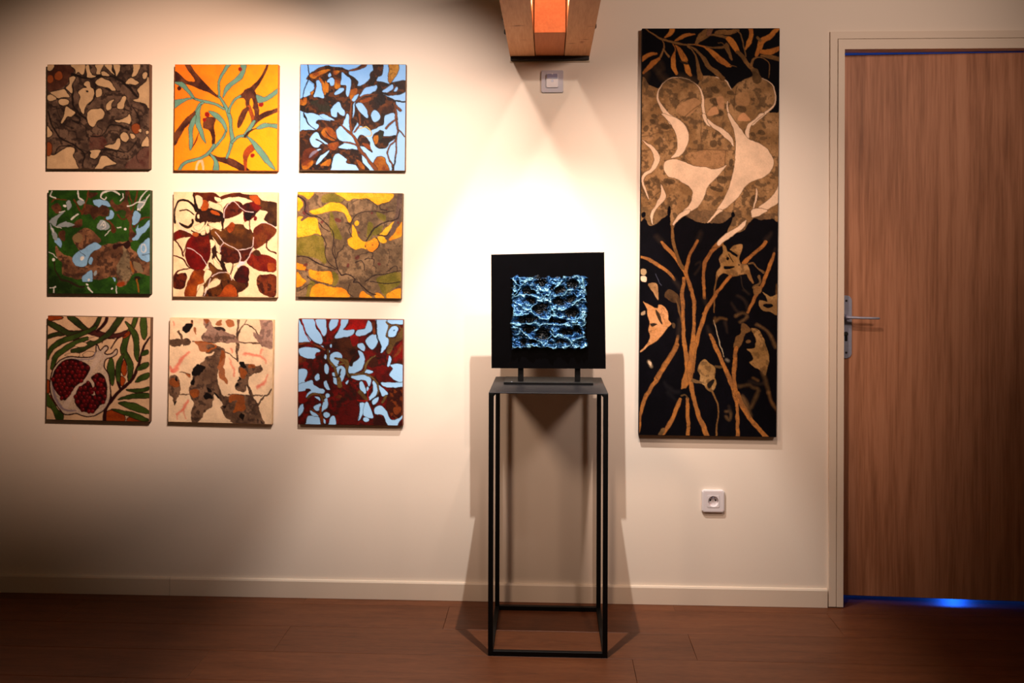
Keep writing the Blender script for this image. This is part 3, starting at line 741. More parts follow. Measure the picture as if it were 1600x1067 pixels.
def paint_green():
    G = ('m', (30, 64, 16), (46, 88, 22)); B = ('m', (94, 64, 44), (146, 104, 72), (60, 40, 30)); BL = (134, 178, 208); LI = (146, 158, 158); W = (222, 222, 210); DB = ('m', (64, 38, 24), (108, 68, 42))
    c = Canvas(200, 200, [(85, 65), (985, 68), (978, 980), (85, 978)], G, 41, wob=15)
    c.poly([(85, 760), (180, 800), (330, 880), (420, 960), (300, 980), (85, 980)], ('m', (24, 46, 12), (40, 70, 20)))
    c.poly([(310, 470), (390, 400), (440, 400), (510, 450), (550, 500), (545, 530), (450, 570), (370, 605), (340, 570), (310, 520)], B)
    c.poly([(310, 470), (350, 440), (390, 470), (360, 530), (315, 520)], (128, 104, 70))
    c.poly([(150, 560), (230, 640), (300, 660), (330, 720), (400, 735), (440, 720), (450, 650), (500, 600), (600, 545), (700, 530), (800, 510), (820, 570), (870, 620), (910, 690), (985, 700), (985, 825), (920, 810), (850, 800), (800, 860), (740, 920), (690, 910), (680, 830), (600, 840), (520, 860), (400, 850), (330, 860), (260, 830), (210, 800), (210, 720), (160, 660)], B)
    c.poly([(740, 550), (790, 620), (820, 720), (830, 800), (780, 870), (720, 850), (690, 780), (690, 720), (740, 640)], ('m', (110, 96, 72), (146, 126, 94), (78, 64, 48)))
    c.poly([(840, 690), (900, 720), (920, 790), (860, 780)], (126, 108, 80))
    c.poly([(650, 550), (720, 540), (800, 505), (815, 550), (770, 580), (730, 550), (660, 590)], (46, 22, 18)); c.dot(870, 848, 28, (40, 24, 16), 20)
    for p in ([(370, 270), (400, 210), (450, 190), (500, 210), (560, 200), (620, 230), (610, 290), (520, 300), (490, 330), (450, 280), (400, 280)], [(640, 150), (700, 190), (760, 150), (770, 60), (800, 60), (790, 180), (830, 270), (820, 340), (830, 420), (860, 460), (820, 520), (800, 480), (800, 360), (760, 300), (740, 240), (680, 250), (640, 210)],
              [(300, 370), (340, 330), (390, 330), (380, 380), (310, 400)], [(110, 200), (160, 180), (200, 220), (170, 270), (120, 240)], [(440, 80), (520, 90), (470, 130), (440, 120)], [(180, 440), (240, 430), (230, 510), (190, 500)]): c.poly(p, DB)
    for p, w in (([(870, 70), (850, 180), (825, 260)], 16), ([(800, 90), (830, 200)], 10), ([(985, 303), (900, 320), (840, 390)], [12, 16, 20]), ([(310, 150), (380, 260)], 18), ([(110, 170), (150, 145), (240, 150)], 10), ([(590, 320), (650, 370), (660, 430)], [20, 20, 40]), ([(440, 70), (420, 170), (380, 280)], [10, 14, 18]), ([(700, 280), (740, 330), (790, 300)], [10, 12, 8])): c.stroke(p, w, ('m', (110, 62, 28), (84, 44, 22)))
    c.dot(745, 275, 24, (48, 72, 24), 30)
    c.stroke([(200, 850), (300, 890), (400, 920)], 16, (44, 36, 20)); c.stroke([(140, 700), (160, 800), (200, 850)], 12, (46, 34, 20)); c.stroke([(866, 860), (880, 965)], 16, (140, 88, 26)); c.poly([(690, 880), (750, 880), (740, 915), (690, 915)], (150, 66, 24)); c.stroke([(815, 700), (835, 790)], 18, (150, 92, 40))
    for p in ([(300, 660), (340, 620), (420, 580), (500, 530), (550, 560), (540, 590), (480, 610), (440, 660), (430, 730), (390, 740), (330, 720)], [(380, 840), (430, 800), (470, 775), (480, 870), (440, 870), (390, 870)], [(480, 155), (600, 160), (635, 210), (560, 200), (520, 215)], [(630, 250), (670, 270), (660, 310), (610, 330), (600, 300), (630, 290)],
              [(850, 250), (880, 260), (895, 310), (850, 370), (825, 350), (830, 300)], [(860, 420), (880, 370), (890, 400), (985, 330), (970, 390), (900, 470), (860, 515), (830, 490), (860, 450)], [(985, 500), (985, 690), (915, 685), (870, 600), (910, 540)], [(650, 830), (675, 845), (665, 870)], [(140, 520), (180, 490), (205, 575), (160, 550)]): c.poly(p, BL, (60, 50, 40), 5)
    c.dot(463, 690, 19, BL, 36, (60, 50, 40), 5, 12); c.dot(500, 800, 12, LI, 24, ang=15); c.dot(930, 580, 26, W, 44, alpha=0.6); c.dot(930, 580, 16, BL, 32)
    for p in ([(90, 340), (150, 290), (230, 250), (170, 320), (150, 390), (110, 350)], [(100, 350), (140, 420), (170, 470), (150, 520), (120, 450)], [(165, 380), (240, 340), (320, 370), (240, 390), (170, 400)], [(520, 400), (545, 330), (600, 350), (630, 390), (600, 420)], [(240, 170), (270, 160), (290, 210), (260, 240)], [(340, 170), (390, 150), (410, 180), (370, 200)], [(880, 200), (940, 150), (930, 200), (890, 250)]): c.poly(p, LI)
    for p, w in (([(115, 70), (105, 110), (150, 140)], 10), ([(345, 75), (360, 130), (395, 155)], 14), ([(545, 130), (560, 90), (620, 75), (690, 80), (715, 110)], [12, 16, 16, 20, 14]), ([(550, 135), (580, 145), (590, 125)], 10), ([(745, 100), (750, 140), (725, 160)], 8), ([(970, 65), (910, 130), (890, 180)], [6, 10, 12]), ([(285, 325), (345, 285)], 14), ([(780, 205), (880, 180), (930, 180)], 10),
                 ([(985, 110), (930, 190), (900, 250)], 9), ([(100, 930), (150, 915)], 9), ([(130, 925), (130, 970)], 8), ([(430, 930), (470, 970)], 14), ([(635, 425), (590, 462)], 7), ([(555, 380), (580, 350), (600, 390), (570, 410)], 7), ([(85, 620), (120, 630), (155, 665)], 8), ([(120, 400), (135, 440)], 10), ([(690, 400), (730, 400)], 8), ([(180, 260), (235, 250)], 8), ([(685, 920), (690, 975)], 8), ([(150, 390), (200, 410)], 5)): c.stroke(p, w, W, alpha=0.85)
    for x, y, r in ((765, 418, 10), (645, 938, 10), (385, 668, 18), (430, 900, 11), (125, 680, 13), (230, 205, 12), (450, 855, 11), (580, 378, 8), (885, 240, 9)): c.dot(x, y, r, W)
    c.stroke([(365, 610), (410, 645)], 6, (60, 50, 50)); c.stroke([(915, 640), (980, 632)], 5, (60, 60, 66))
    return c.result(mult=(0.82, 0.82, 0.88), gamma=1.08)


def paint_cream_red():
    CR = (240, 216, 176); RB = ('m', (80, 26, 14), (116, 52, 22), (62, 22, 12)); OB = ('m', (82, 50, 22), (128, 84, 36)); RD = ('m', (104, 10, 8), (136, 22, 12)); DK = ('m', (44, 24, 16), (74, 40, 22)); OR = ('m', (180, 96, 34), (150, 74, 26)); D = (54, 26, 18)
    c = Canvas(200, 200, [(75, 55), (990, 57), (978, 980), (65, 978)], CR, 53, wob=12)
    P = lambda p, col: c.poly(p, col, D, 5)
    P([(490, 400), (560, 350), (620, 340), (690, 340), (750, 380), (780, 430), (790, 500), (750, 560), (650, 575), (560, 560), (480, 520), (420, 450), (400, 400), (450, 380)], OB)
    P([(490, 520), (600, 570), (760, 550), (720, 640), (640, 680), (560, 685), (490, 640)], RB)
    P([(200, 480), (260, 430), (400, 430), (400, 560), (380, 660), (350, 720), (270, 750), (210, 700), (175, 620), (180, 540)], RD)
    c.poly([(260, 440), (395, 440), (385, 560), (330, 600), (280, 520)], RB, alpha=0.5)
    P([(515, 270), (520, 200), (580, 140), (660, 140), (690, 200), (660, 240), (590, 270), (530, 290)], RB)
    P([(660, 180), (740, 150), (800, 130), (850, 180), (800, 250), (750, 300), (700, 310), (690, 230)], ('m', (130, 24, 14), (60, 20, 16)))
    P([(262, 60), (400, 62), (470, 90), (500, 130), (450, 150), (390, 130), (345, 180), (290, 120), (300, 200), (330, 240), (270, 200), (255, 120)], ('m', (120, 60, 24), (92, 30, 16)))
    c.stroke([(490, 110), (560, 85), (650, 80), (740, 95)], [30, 26, 30, 40], ('m', (130, 66, 26), (86, 36, 18)), D, 5)
    P([(720, 90), (800, 75), (850, 130), (985, 160), (985, 350), (900, 320), (870, 285), (900, 230), (840, 210), (850, 180), (780, 140)], ('m', (104, 70, 36), (70, 40, 22)))
    c.poly([(740, 90), (810, 85), (840, 160), (790, 150)], OR)
    P([(780, 390), (830, 340), (900, 330), (980, 380), (930, 460), (870, 500), (820, 540), (780, 540)], ('m', (108, 44, 20), (126, 70, 30)))
    P([(740, 620), (800, 560), (840, 600), (920, 620), (972, 660), (972, 745), (890, 752), (800, 735), (720, 680)], ('m', (112, 16, 10), (140, 50, 18)))
    c.poly([(900, 680), (965, 690), (960, 740), (910, 745)], OR); c.poly([(800, 560), (835, 580), (830, 610), (770, 605)], OB)
    P([(825, 790), (890, 780), (972, 790), (970, 965), (900, 972), (830, 930), (810, 860)], ('m', (96, 36, 20), (136, 72, 34), (64, 24, 14)))
    P([(345, 985), (360, 930), (420, 890), (500, 830), (560, 800), (620, 840), (730, 850), (700, 910), (640, 940), (620, 985)], ('m', (76, 40, 18), (110, 66, 26), (48, 24, 14)))
    c.poly([(500, 920), (540, 880), (600, 880), (630, 930), (615, 985), (460, 985), (480, 960)], OR)
    P([(610, 770), (680, 700), (730, 740), (725, 850), (640, 845), (600, 810)], ('m', (110, 16, 12), (64, 22, 16)))
    P([(240, 770), (310, 735), (365, 790), (340, 850), (280, 880), (265, 985), (175, 985), (180, 900)], ('m', (168, 92, 30), (120, 56, 20)))
    P([(65, 800), (110, 775), (170, 770), (185, 810), (165, 900), (110, 915), (65, 870)], RB)
    P([(70, 440), (120, 390), (210, 420), (230, 445), (130, 465), (75, 485)], ('m', (130, 24, 14), (96, 44, 24)))
    for p, w in (([(85, 320), (85, 220), (110, 150), (180, 130), (250, 170), (275, 220)], [26, 18, 20, 22, 22, 24]), ([(130, 330), (200, 370), (240, 330), (235, 295)], [16, 26, 24, 14]), ([(255, 60), (260, 130), (290, 200), (330, 240)], [12, 16, 24, 40]), ([(380, 315), (510, 305)], 20), ([(375, 340), (395, 430), (430, 560), (420, 640)], [20, 26, 40, 26]), ([(290, 380), (330, 350), (350, 300)], 16), ([(240, 400), (330, 440), (390, 420)], 14), ([(430, 570), (480, 650), (530, 740)], [30, 40, 50]), ([(510, 270), (505, 380)], 24), ([(130, 220), (200, 215), (250, 250)], 12)): c.stroke(p, w, DK)
    P([(280, 230), (360, 200), (480, 220), (515, 280), (430, 310), (370, 310), (340, 350), (300, 320), (260, 300)], DK)
    P([(325, 135), (370, 140), (372, 210), (318, 212)], OR); c.poly([(400, 215), (460, 225), (480, 260), (420, 250)], OR); c.dot(268, 432, 26, (178, 104, 52), 18)
    P([(385, 680), (440, 720), (520, 755), (570, 800), (520, 840), (440, 810), (390, 860), (350, 900), (340, 960), (320, 970), (330, 890), (380, 800)], OB)
    for p in ([(395, 475), (440, 500), (400, 550)], [(420, 640), (460, 680), (500, 740), (440, 720)], [(450, 590), (490, 610), (480, 660)], [(370, 890), (400, 850), (450, 820), (485, 845), (430, 890), (390, 905)], [(340, 860), (350, 740), (410, 770), (370, 830)], [(270, 960), (310, 880), (340, 890), (325, 970), (280, 982)], [(530, 690), (590, 690), (570, 770), (545, 750)], [(580, 790), (600, 720), (650, 690), (620, 760), (590, 820)],
              [(385, 150), (420, 145), (500, 180), (500, 210), (440, 205), (390, 190)], [(270, 90), (310, 90), (330, 140), (300, 205), (275, 150)], [(440, 100), (480, 105), (500, 135), (460, 140)], [(690, 330), (740, 310), (740, 380), (710, 370)], [(380, 335), (480, 320), (500, 350), (490, 385), (420, 370)], [(250, 360), (300, 340), (340, 320), (330, 370), (290, 400)], [(350, 370), (385, 355), (390, 410), (370, 420)], [(320, 410), (355, 405), (350, 430), (320, 432)], [(400, 590), (415, 590), (410, 625)], [(285, 250), (300, 250), (300, 280), (285, 280)]): c.poly(p, CR, D, 5)
    P([(545, 370), (580, 325), (615, 340), (605, 390), (570, 410)], OR); c.dot(795, 285, 14, (130, 26, 14), 20)
    c.poly([(700, 240), (780, 235), (745, 300), (720, 300)], (34, 16, 14))
    for p, w in (([(65, 610), (150, 640), (200, 710), (250, 740)], [10, 14, 14, 10]), ([(90, 480), (130, 540), (160, 620)], 14), ([(160, 590), (180, 520), (210, 470)], 8), ([(70, 800), (130, 740), (240, 730)], [14, 12, 10]), ([(745, 310), (745, 370)], 10), ([(600, 690), (570, 780)], 10), ([(900, 470), (890, 540), (980, 600)], [16, 12, 14])): c.stroke(p, w, (88, 34, 20))
    for p in ([(515, 280), (530, 210), (590, 130), (640, 160), (690, 215), (780, 230)], [(440, 410), (520, 500), (640, 570), (660, 620), (650, 690)], [(480, 580), (490, 530), (520, 505)], [(640, 570), (760, 540), (775, 450)], [(770, 550), (720, 650), (640, 720)], [(190, 550), (260, 570), (330, 650), (385, 730)], [(410, 800), (470, 770), (540, 760)], [(340, 970), (370, 900), (400, 820)], [(110, 300), (150, 380), (210, 415)], [(830, 325), (900, 330), (975, 370)], [(570, 790), (580, 830)]): c.stroke(p, 7, (226, 210, 204), alpha=0.85)
    c.stroke([(660, 680), (690, 675)], 20, (226, 206, 208)); c.stroke([(640, 710), (670, 690)], 14, (226, 206, 208))
    return c.result(mult=(0.95, 0.93, 0.98), gamma=1.28)


def paint_ochre():
    T = ('m', (118, 100, 72), (156, 134, 98), (98, 82, 60)); Y = ('m', (244, 188, 30), (250, 206, 60)); YO = ('m', (242, 158, 34), (248, 184, 44)); OL = ('m', (118, 116, 26), (146, 136, 48)); D = (52, 38, 34); R = (112, 40, 40)
    c = Canvas(200, 200, [(85, 55), (1008, 65), (995, 995), (65, 975)], T, 61, wob=11)
    for p in ([(75, 480), (150, 440), (290, 440), (320, 560), (330, 680), (260, 650), (160, 620), (75, 600)], [(300, 140), (310, 80), (420, 70), (500, 110), (440, 150), (370, 150)], [(360, 300), (380, 220), (420, 330), (460, 420), (470, 470), (400, 450), (360, 360)], [(700, 320), (740, 340), (740, 430), (700, 480), (690, 400)], [(750, 380), (840, 350), (800, 420), (750, 440)], [(800, 800), (985, 760), (990, 860), (900, 920), (850, 970), (790, 860)], [(380, 760), (440, 790), (420, 870), (385, 870)], [(200, 830), (230, 870), (190, 985), (150, 980)], [(780, 230), (860, 260), (850, 310), (800, 290)]): c.poly(p, OL, alpha=0.85)
    c.poly([(440, 60), (330, 700), (440, 640)], T, alpha=0.0)
    for p in ([(80, 55), (220, 50), (215, 90), (180, 120), (130, 80), (95, 70)], [(80, 100), (125, 130), (130, 180), (80, 215)], [(430, 55), (895, 58), (890, 130), (830, 150), (790, 170), (740, 140), (690, 110), (640, 120), (580, 110), (530, 130), (480, 100)],
              [(195, 220), (290, 190), (370, 150), (440, 150), (510, 190), (545, 260), (550, 310), (525, 315), (510, 270), (480, 235), (400, 220), (330, 235), (250, 250), (210, 240)], [(75, 285), (180, 275), (255, 290), (265, 350), (290, 430), (250, 415), (180, 435), (75, 440)],
              [(570, 340), (590, 370), (610, 440), (660, 490), (720, 480), (760, 460), (790, 490), (795, 530), (740, 580), (690, 560), (640, 545), (590, 560), (545, 530), (520, 480), (555, 450), (560, 390)], [(800, 430), (860, 370), (935, 310), (930, 360), (870, 430), (820, 440)], [(785, 450), (830, 445), (870, 480), (830, 505), (790, 480)]): c.poly(p, Y, (150, 110, 50), 6)
    c.dot(605, 325, 20, Y)
    for p in ([(890, 475), (960, 370), (1008, 315), (1004, 430), (930, 465)], [(70, 680), (150, 710), (145, 745), (70, 730)], [(70, 760), (120, 800), (160, 840), (70, 890)], [(185, 740), (280, 750), (375, 760), (380, 860), (270, 840), (190, 790)], [(205, 985), (200, 920), (250, 860), (380, 890), (490, 905), (530, 985), (350, 985)], [(625, 985), (650, 930), (700, 960), (740, 990)], [(870, 1000), (880, 940), (998, 905), (998, 1000)], [(770, 940), (830, 965), (840, 990), (770, 990)], [(690, 500), (770, 470), (795, 520), (740, 580), (690, 555)]): c.poly(p, YO, (140, 100, 50), 6)
    c.stroke([(990, 70), (980, 200), (950, 330), (870, 460)], [50, 60, 44, 30], ('m', (100, 82, 72), (128, 106, 86)))
    c.stroke([(90, 80), (150, 140), (165, 240), (120, 300)], [16, 40, 44, 20], ('m', (104, 80, 72), (130, 104, 84)))
    for x, y, r in ((150, 235, 24), (440, 300, 28), (150, 700, 20), (160, 740, 14), (610, 630, 26), (530, 700, 18), (800, 690, 18), (740, 240, 12), (620, 410, 16), (300, 320, 18), (680, 535, 10), (740, 520, 9), (870, 205, 8), (970, 320, 12)): c.dot(x, y, r, R, r * 0.7, ang=(x * 7) % 180, alpha=0.75)
    for p, w in (([(80, 80), (150, 140), (160, 240), (280, 280), (330, 330), (400, 430), (390, 560), (430, 720), (465, 785)], [12, 12, 10, 9, 8, 8, 8, 10, 14]), ([(270, 320), (320, 380), (370, 400)], 7), ([(290, 430), (330, 500), (320, 580), (350, 670), (440, 740)], 8), ([(75, 620), (160, 630), (220, 660), (290, 690), (420, 740)], 9), ([(550, 350), (560, 300), (620, 245), (720, 225), (850, 230), (930, 215)], 7), ([(690, 480), (760, 370), (880, 310), (960, 290), (985, 200)], [12, 14, 10, 10, 8]), ([(880, 140), (820, 160), (810, 200), (870, 215)], 8),
                 ([(470, 785), (530, 780), (580, 820), (570, 850), (620, 850), (700, 930), (770, 960)], 10), ([(680, 840), (760, 790), (880, 770), (990, 745)], 8), ([(720, 840), (850, 860), (990, 845)], 8), ([(670, 650), (700, 635), (750, 650), (750, 690)], 7), ([(590, 680), (640, 660), (670, 700), (665, 750)], 7), ([(690, 580), (740, 590), (735, 640)], 7), ([(420, 640), (440, 590), (480, 560), (490, 520)], 8), ([(405, 500), (420, 700)], 6), ([(880, 560), (895, 620), (870, 720)], 4), ([(770, 460), (800, 520), (750, 580)], 8), ([(170, 790), (230, 840), (350, 860)], 7), ([(520, 150), (525, 200)], 7), ([(500, 320), (550, 340), (530, 390), (560, 450)], 7), ([(790, 430), (860, 440), (900, 400)], 10),
                 ([(570, 140), (640, 115), (720, 130), (790, 190)], 5), ([(770, 760), (770, 720), (740, 700)], 6), ([(860, 750), (920, 720), (965, 710), (950, 760)], 6), ([(540, 860), (520, 940), (570, 975)], 6), ([(600, 640), (640, 600), (690, 590)], 5), ([(100, 920), (160, 880), (210, 860)], 6)): c.stroke(p, w, D)
    return c.result(mult=(0.78, 0.72, 0.80), gamma=1.15)


def paint_pomegranate():
    CR = (226, 194, 156); G = ('m', (56, 76, 28), (78, 100, 40)); GD = ('m', (50, 60, 28), (66, 80, 36)); M = (56, 18, 20); O = ('m', (176, 84, 28), (150, 66, 20)); PB = ('m', (196, 178, 160), (214, 192, 166))
    c = Canvas(200, 200, [(75, 50), (1000, 68), (965, 980), (72, 968)], CR, 71)
    for p in ([(70, 40), (210, 65), (130, 90), (70, 95)], [(70, 630), (100, 650), (95, 730), (70, 740)], [(100, 760), (150, 800), (155, 850), (120, 840)], [(600, 900), (680, 890), (750, 930), (740, 985), (600, 985)], [(790, 950), (880, 950), (940, 985), (790, 985)]): c.poly(p, O, M, 14)
    S = lambda p, w, col=GD: c.stroke(p, w, col, M, 14)
    S([(430, 190), (540, 215), (640, 235), (740, 220), (800, 185)], [40, 36, 28, 30, 16], (86, 44, 36))
    S([(610, 60), (590, 120), (520, 190)], [14, 16, 14], M)
    S([(70, 245), (150, 220), (250, 205), (330, 210)], [26, 28, 34, 30]); S([(75, 110), (170, 160), (260, 210), (330, 210), (430, 195), (500, 150), (550, 50)], [30, 44, 40, 36, 38, 34, 26]); S([(280, 60), (350, 120), (430, 180)], [50, 46, 34])
    S([(740, 55), (690, 130), (640, 200), (560, 260), (470, 300), (380, 350), (300, 370)], [46, 46, 44, 40, 42, 46, 30]); S([(70, 430), (110, 350), (200, 280), (320, 240), (420, 200), (500, 160)], [26, 36, 40, 40, 34, 26], G); S([(120, 520), (150, 420), (220, 360), (330, 290), (430, 260)], [24, 40, 42, 34, 24], G)
    S([(870, 60), (845, 140), (815, 180), (770, 280), (755, 370), (790, 440), (815, 520), (800, 620)], [36, 32, 36, 46, 48, 50, 46, 24], G)
    for p in ([(320, 320), (380, 290), (430, 310), (390, 330)], [(440, 260), (500, 240), (535, 250), (490, 275)], [(230, 410), (300, 385), (360, 390), (350, 415)], [(390, 400), (430, 375), (490, 380), (480, 415), (420, 425)]): c.poly(p, CR, M, 8)
    for p in ([(770, 105), (830, 150), (880, 220), (890, 330), (880, 460), (850, 400), (845, 280), (820, 190)], [(915, 60), (950, 60), (965, 150), (960, 230), (935, 265), (910, 200)], [(640, 430), (665, 490), (670, 590), (655, 670), (625, 600), (610, 500)], [(755, 395), (700, 460), (680, 560), (700, 660), (715, 690), (720, 600), (730, 490)]): c.poly(p, G, M, 12)
    for p in ([(755, 450), (780, 540), (760, 590), (730, 540)], [(730, 590), (765, 620), (740, 670), (725, 660)], [(800, 190), (812, 220), (760, 255), (752, 235)]): c.poly(p, O, M, 10)
    c.stroke([(995, 240), (930, 330), (890, 470), (830, 610), (720, 710), (640, 800), (590, 880), (575, 985)], [14, 20, 24, 28, 30, 32, 30, 34], M); c.stroke([(720, 700), (700, 640)], 16, M); c.stroke([(640, 800), (600, 640), (580, 500)], [30, 20, 8], M)
    for p in ([(968, 360), (925, 370), (910, 410), (968, 395)], [(970, 470), (900, 490), (870, 540), (960, 510)], [(968, 560), (900, 580), (850, 640), (930, 620), (968, 595)], [(968, 680), (900, 700), (770, 705), (850, 730), (950, 715)], [(968, 740), (850, 740), (700, 790), (840, 780), (968, 775)], [(700, 820), (830, 820), (968, 890), (960, 910), (850, 890), (770, 860)], [(640, 880), (760, 890), (880, 920), (968, 970), (900, 970), (780, 930)], [(70, 740), (120, 800), (170, 880), (220, 920), (215, 975), (165, 975), (130, 890), (70, 830)]): c.poly(p, G, M, 11)
    c.poly([(110, 620), (130, 540), (190, 460), (280, 425), (400, 430), (470, 425), (510, 380), (515, 320), (545, 370), (590, 330), (612, 345), (580, 390), (640, 400), (690, 360), (690, 395), (640, 420), (590, 440), (575, 500), (610, 570), (630, 680), (620, 790), (570, 880), (480, 930), (400, 930), (330, 910), (240, 920), (190, 870), (140, 800), (110, 720)], PB, M, 22)
    c.stroke([(120, 640), (150, 780), (230, 880), (330, 890)], [10, 26, 20, 10], (150, 134, 140), soft=10); c.stroke([(540, 400), (500, 480), (420, 600), (330, 700), (240, 850)], [30, 40, 30, 40, 50], (216, 196, 176), soft=14); c.stroke([(500, 380), (470, 440), (300, 440)], 10, (160, 146, 150), soft=8)
    c.stroke([(640, 350), (700, 260), (780, 230)], [10, 14, 6], M); c.stroke([(560, 300), (590, 260), (680, 262)], 7, M)
    rng = random.Random(5)
    def inside(x, y, p):
        r = False
        for (x0, y0), (x1, y1) in zip(p, p[1:] + p[:1]):
            if (y0 > y) != (y1 > y) and x < (x1 - x0) * (y - y0) / (y1 - y0) + x0: r = not r
        return r
    for cl in ([(118, 600), (160, 510), (230, 450), (330, 440), (440, 490), (458, 530), (410, 615), (330, 680), (270, 770), (230, 805), (175, 750), (130, 690)], [(440, 640), (480, 690), (470, 750), (560, 780), (500, 890), (400, 900), (335, 850), (320, 790), (350, 700)], [(465, 600), (540, 560), (595, 620), (605, 700), (595, 790), (540, 840), (500, 740), (490, 650)]):
        c.poly(cl, (48, 8, 12))
        y = 440
        row = 0
        while y < 910:
            x = 110 + (20 if row % 2 else 0)
            while x < 620:
                xx, yy = x + rng.uniform(-9, 9), y + rng.uniform(-9, 9)
                if inside(xx, yy, cl):
                    c.dot(xx, yy, 20, (88, 8, 14), 22); c.dot(xx - 1, yy - 1, 13, rng.choice(((110, 12, 18), (128, 16, 22), (96, 10, 16))), 14); c.dot(xx + 5, yy - 7, 4, (180, 80, 84))
                x += 41
            y += 37; row += 1
    return c.result(mult=(0.74, 0.72, 0.74), gamma=1.15)


def paint_cream_grey():
    CR = (242, 218, 178); G = ('m', (98, 76, 58), (132, 106, 82), (72, 56, 46)); PG = ('m', (168, 136, 118), (188, 158, 138), (132, 108, 96)); O = ('m', (172, 96, 38), (146, 82, 36)); K = (24, 18, 16); PK = (232, 122, 98)
    c = Canvas(200, 200, [(82, 45), (998, 67), (978, 985), (72, 962)], CR, 83, wob=24)
    for p, w in (([(260, 350), (200, 400), (160, 460), (120, 510)], [16, 28, 26, 46]), ([(245, 770), (200, 850), (140, 890)], [18, 26, 12]), ([(200, 850), (240, 930)], 8), ([(140, 890), (155, 940)], 10), ([(745, 375), (830, 380), (900, 400), (935, 440)], [22, 20, 18, 8]), ([(900, 320), (890, 370)], 14), ([(950, 560), (920, 610), (860, 660)], [10, 18, 30]), ([(610, 400), (640, 500), (645, 570)], [8, 14, 16]), ([(500, 870), (482, 932)], [8, 24]), ([(120, 80), (122, 120)], 16), ([(620, 330), (640, 360)], 20), ([(95, 480), (110, 510)], 26)): c.stroke(p, w, PK, soft=14, alpha=0.8)
    for p, w in (([(690, 55), (680, 180), (680, 300), (690, 430)], 22), ([(680, 210), (720, 130), (770, 110), (830, 140), (870, 200)], 11), ([(280, 262), (500, 265), (720, 268), (990, 272)], 14), ([(550, 350), (620, 380), (690, 430)], 10), ([(760, 570), (790, 700), (850, 840), (890, 980)], [24, 30, 34, 40]), ([(540, 725), (900, 728)], 12), ([(980, 680), (900, 760), (850, 840)], 18), ([(175, 515), (260, 545)], [8, 18]), ([(165, 712), (260, 716)], 8), ([(770, 65), (690, 190)], 8), ([(165, 165), (195, 215), (205, 300)], [26, 20, 6])): c.stroke(p, w, G)
    for p in ([(520, 300), (560, 340), (545, 420), (510, 500), (500, 580), (530, 640), (550, 720), (600, 740), (720, 720), (800, 740), (840, 830), (900, 985), (620, 980), (560, 900), (530, 850), (555, 800), (520, 760), (480, 720), (470, 780), (440, 840), (380, 880), (350, 975), (290, 970), (280, 880), (300, 800), (260, 720), (280, 620), (300, 560), (370, 440), (420, 390), (470, 360), (400, 350), (440, 300)],
              [(80, 580), (150, 560), (175, 640), (170, 720), (130, 790), (110, 750), (75, 730)], [(75, 250), (190, 235), (230, 225), (260, 260), (210, 290), (75, 292)], [(700, 470), (760, 450), (840, 470), (890, 450), (900, 510), (840, 540), (790, 570), (760, 620), (740, 690), (690, 690), (660, 660), (700, 590), (690, 540)]): c.poly(p, G)
    c.poly([(375, 250), (375, 200), (405, 160), (375, 60), (425, 60), (480, 120), (530, 115), (580, 170), (650, 200), (690, 240), (720, 265), (640, 275), (560, 270), (440, 260)], ('m', (142, 114, 96), (166, 138, 118), (96, 76, 62)))
    c.poly([(870, 60), (990, 60), (990, 315), (900, 290), (830, 220), (820, 170), (870, 190), (890, 130)], PG); c.poly([(820, 170), (860, 180), (900, 250), (985, 260), (985, 310), (900, 290), (840, 230)], ('m', (120, 96, 84), (150, 122, 106)), alpha=0.7)
    for p in ([(480, 715), (500, 760), (555, 800), (530, 850), (600, 940), (625, 985), (345, 985), (360, 930), (440, 850)], [(500, 570), (540, 640), (620, 625), (600, 720), (545, 715)], [(470, 360), (380, 420), (360, 410), (420, 365)]): c.poly(p, CR)
    for p in ([(300, 255), (400, 260), (500, 290), (480, 325), (380, 342), (330, 310)], [(530, 340), (560, 360), (570, 440), (560, 520), (602, 625), (545, 600), (510, 560), (520, 430)], [(265, 700), (340, 680), (345, 740), (300, 755)], [(610, 730), (720, 735), (745, 800), (740, 870), (640, 870), (680, 790), (610, 780)], [(500, 75), (545, 75), (540, 100), (505, 105)], [(580, 70), (640, 75), (640, 130), (600, 120)], [(380, 60), (432, 68), (410, 105)], [(700, 500), (760, 520), (740, 580), (700, 580)], [(770, 455), (830, 460), (820, 490), (770, 490)], [(303, 130), (328, 130), (320, 190)], [(90, 590), (150, 590), (170, 640), (110, 650)], [(210, 535), (265, 545), (260, 575)], [(262, 60), (290, 60), (285, 120), (262, 110)]): c.poly(p, O, alpha=0.9)
    c.dot(440, 300, 40, G, 18)
    for p in ([(200, 125), (240, 95), (285, 105), (270, 150), (235, 180), (205, 165)], [(280, 540), (320, 460), (390, 480), (370, 530), (310, 570)], [(690, 450), (740, 440), (750, 490), (710, 490)], [(410, 660), (450, 690), (455, 710), (425, 705)], [(470, 705), (512, 730), (500, 750)], [(690, 575), (705, 600), (680, 610)], [(700, 895), (740, 900), (730, 940), (700, 920)], [(270, 60), (285, 60), (280, 95)], [(150, 560), (150, 600), (135, 590)], [(390, 730), (440, 720), (460, 760), (410, 770)], [(545, 820), (580, 815), (570, 840)], [(280, 600), (310, 590), (300, 640), (275, 640)], [(130, 780), (155, 770), (125, 810)], [(700, 640), (670, 650), (690, 620)], [(880, 950), (900, 985), (885, 985)]): c.poly(p, K)
    c.poly([(475, 120), (540, 115), (570, 150), (500, 155)], (62, 48, 40))
    return c.result(mult=(0.92, 0.88, 0.94), gamma=1.1)


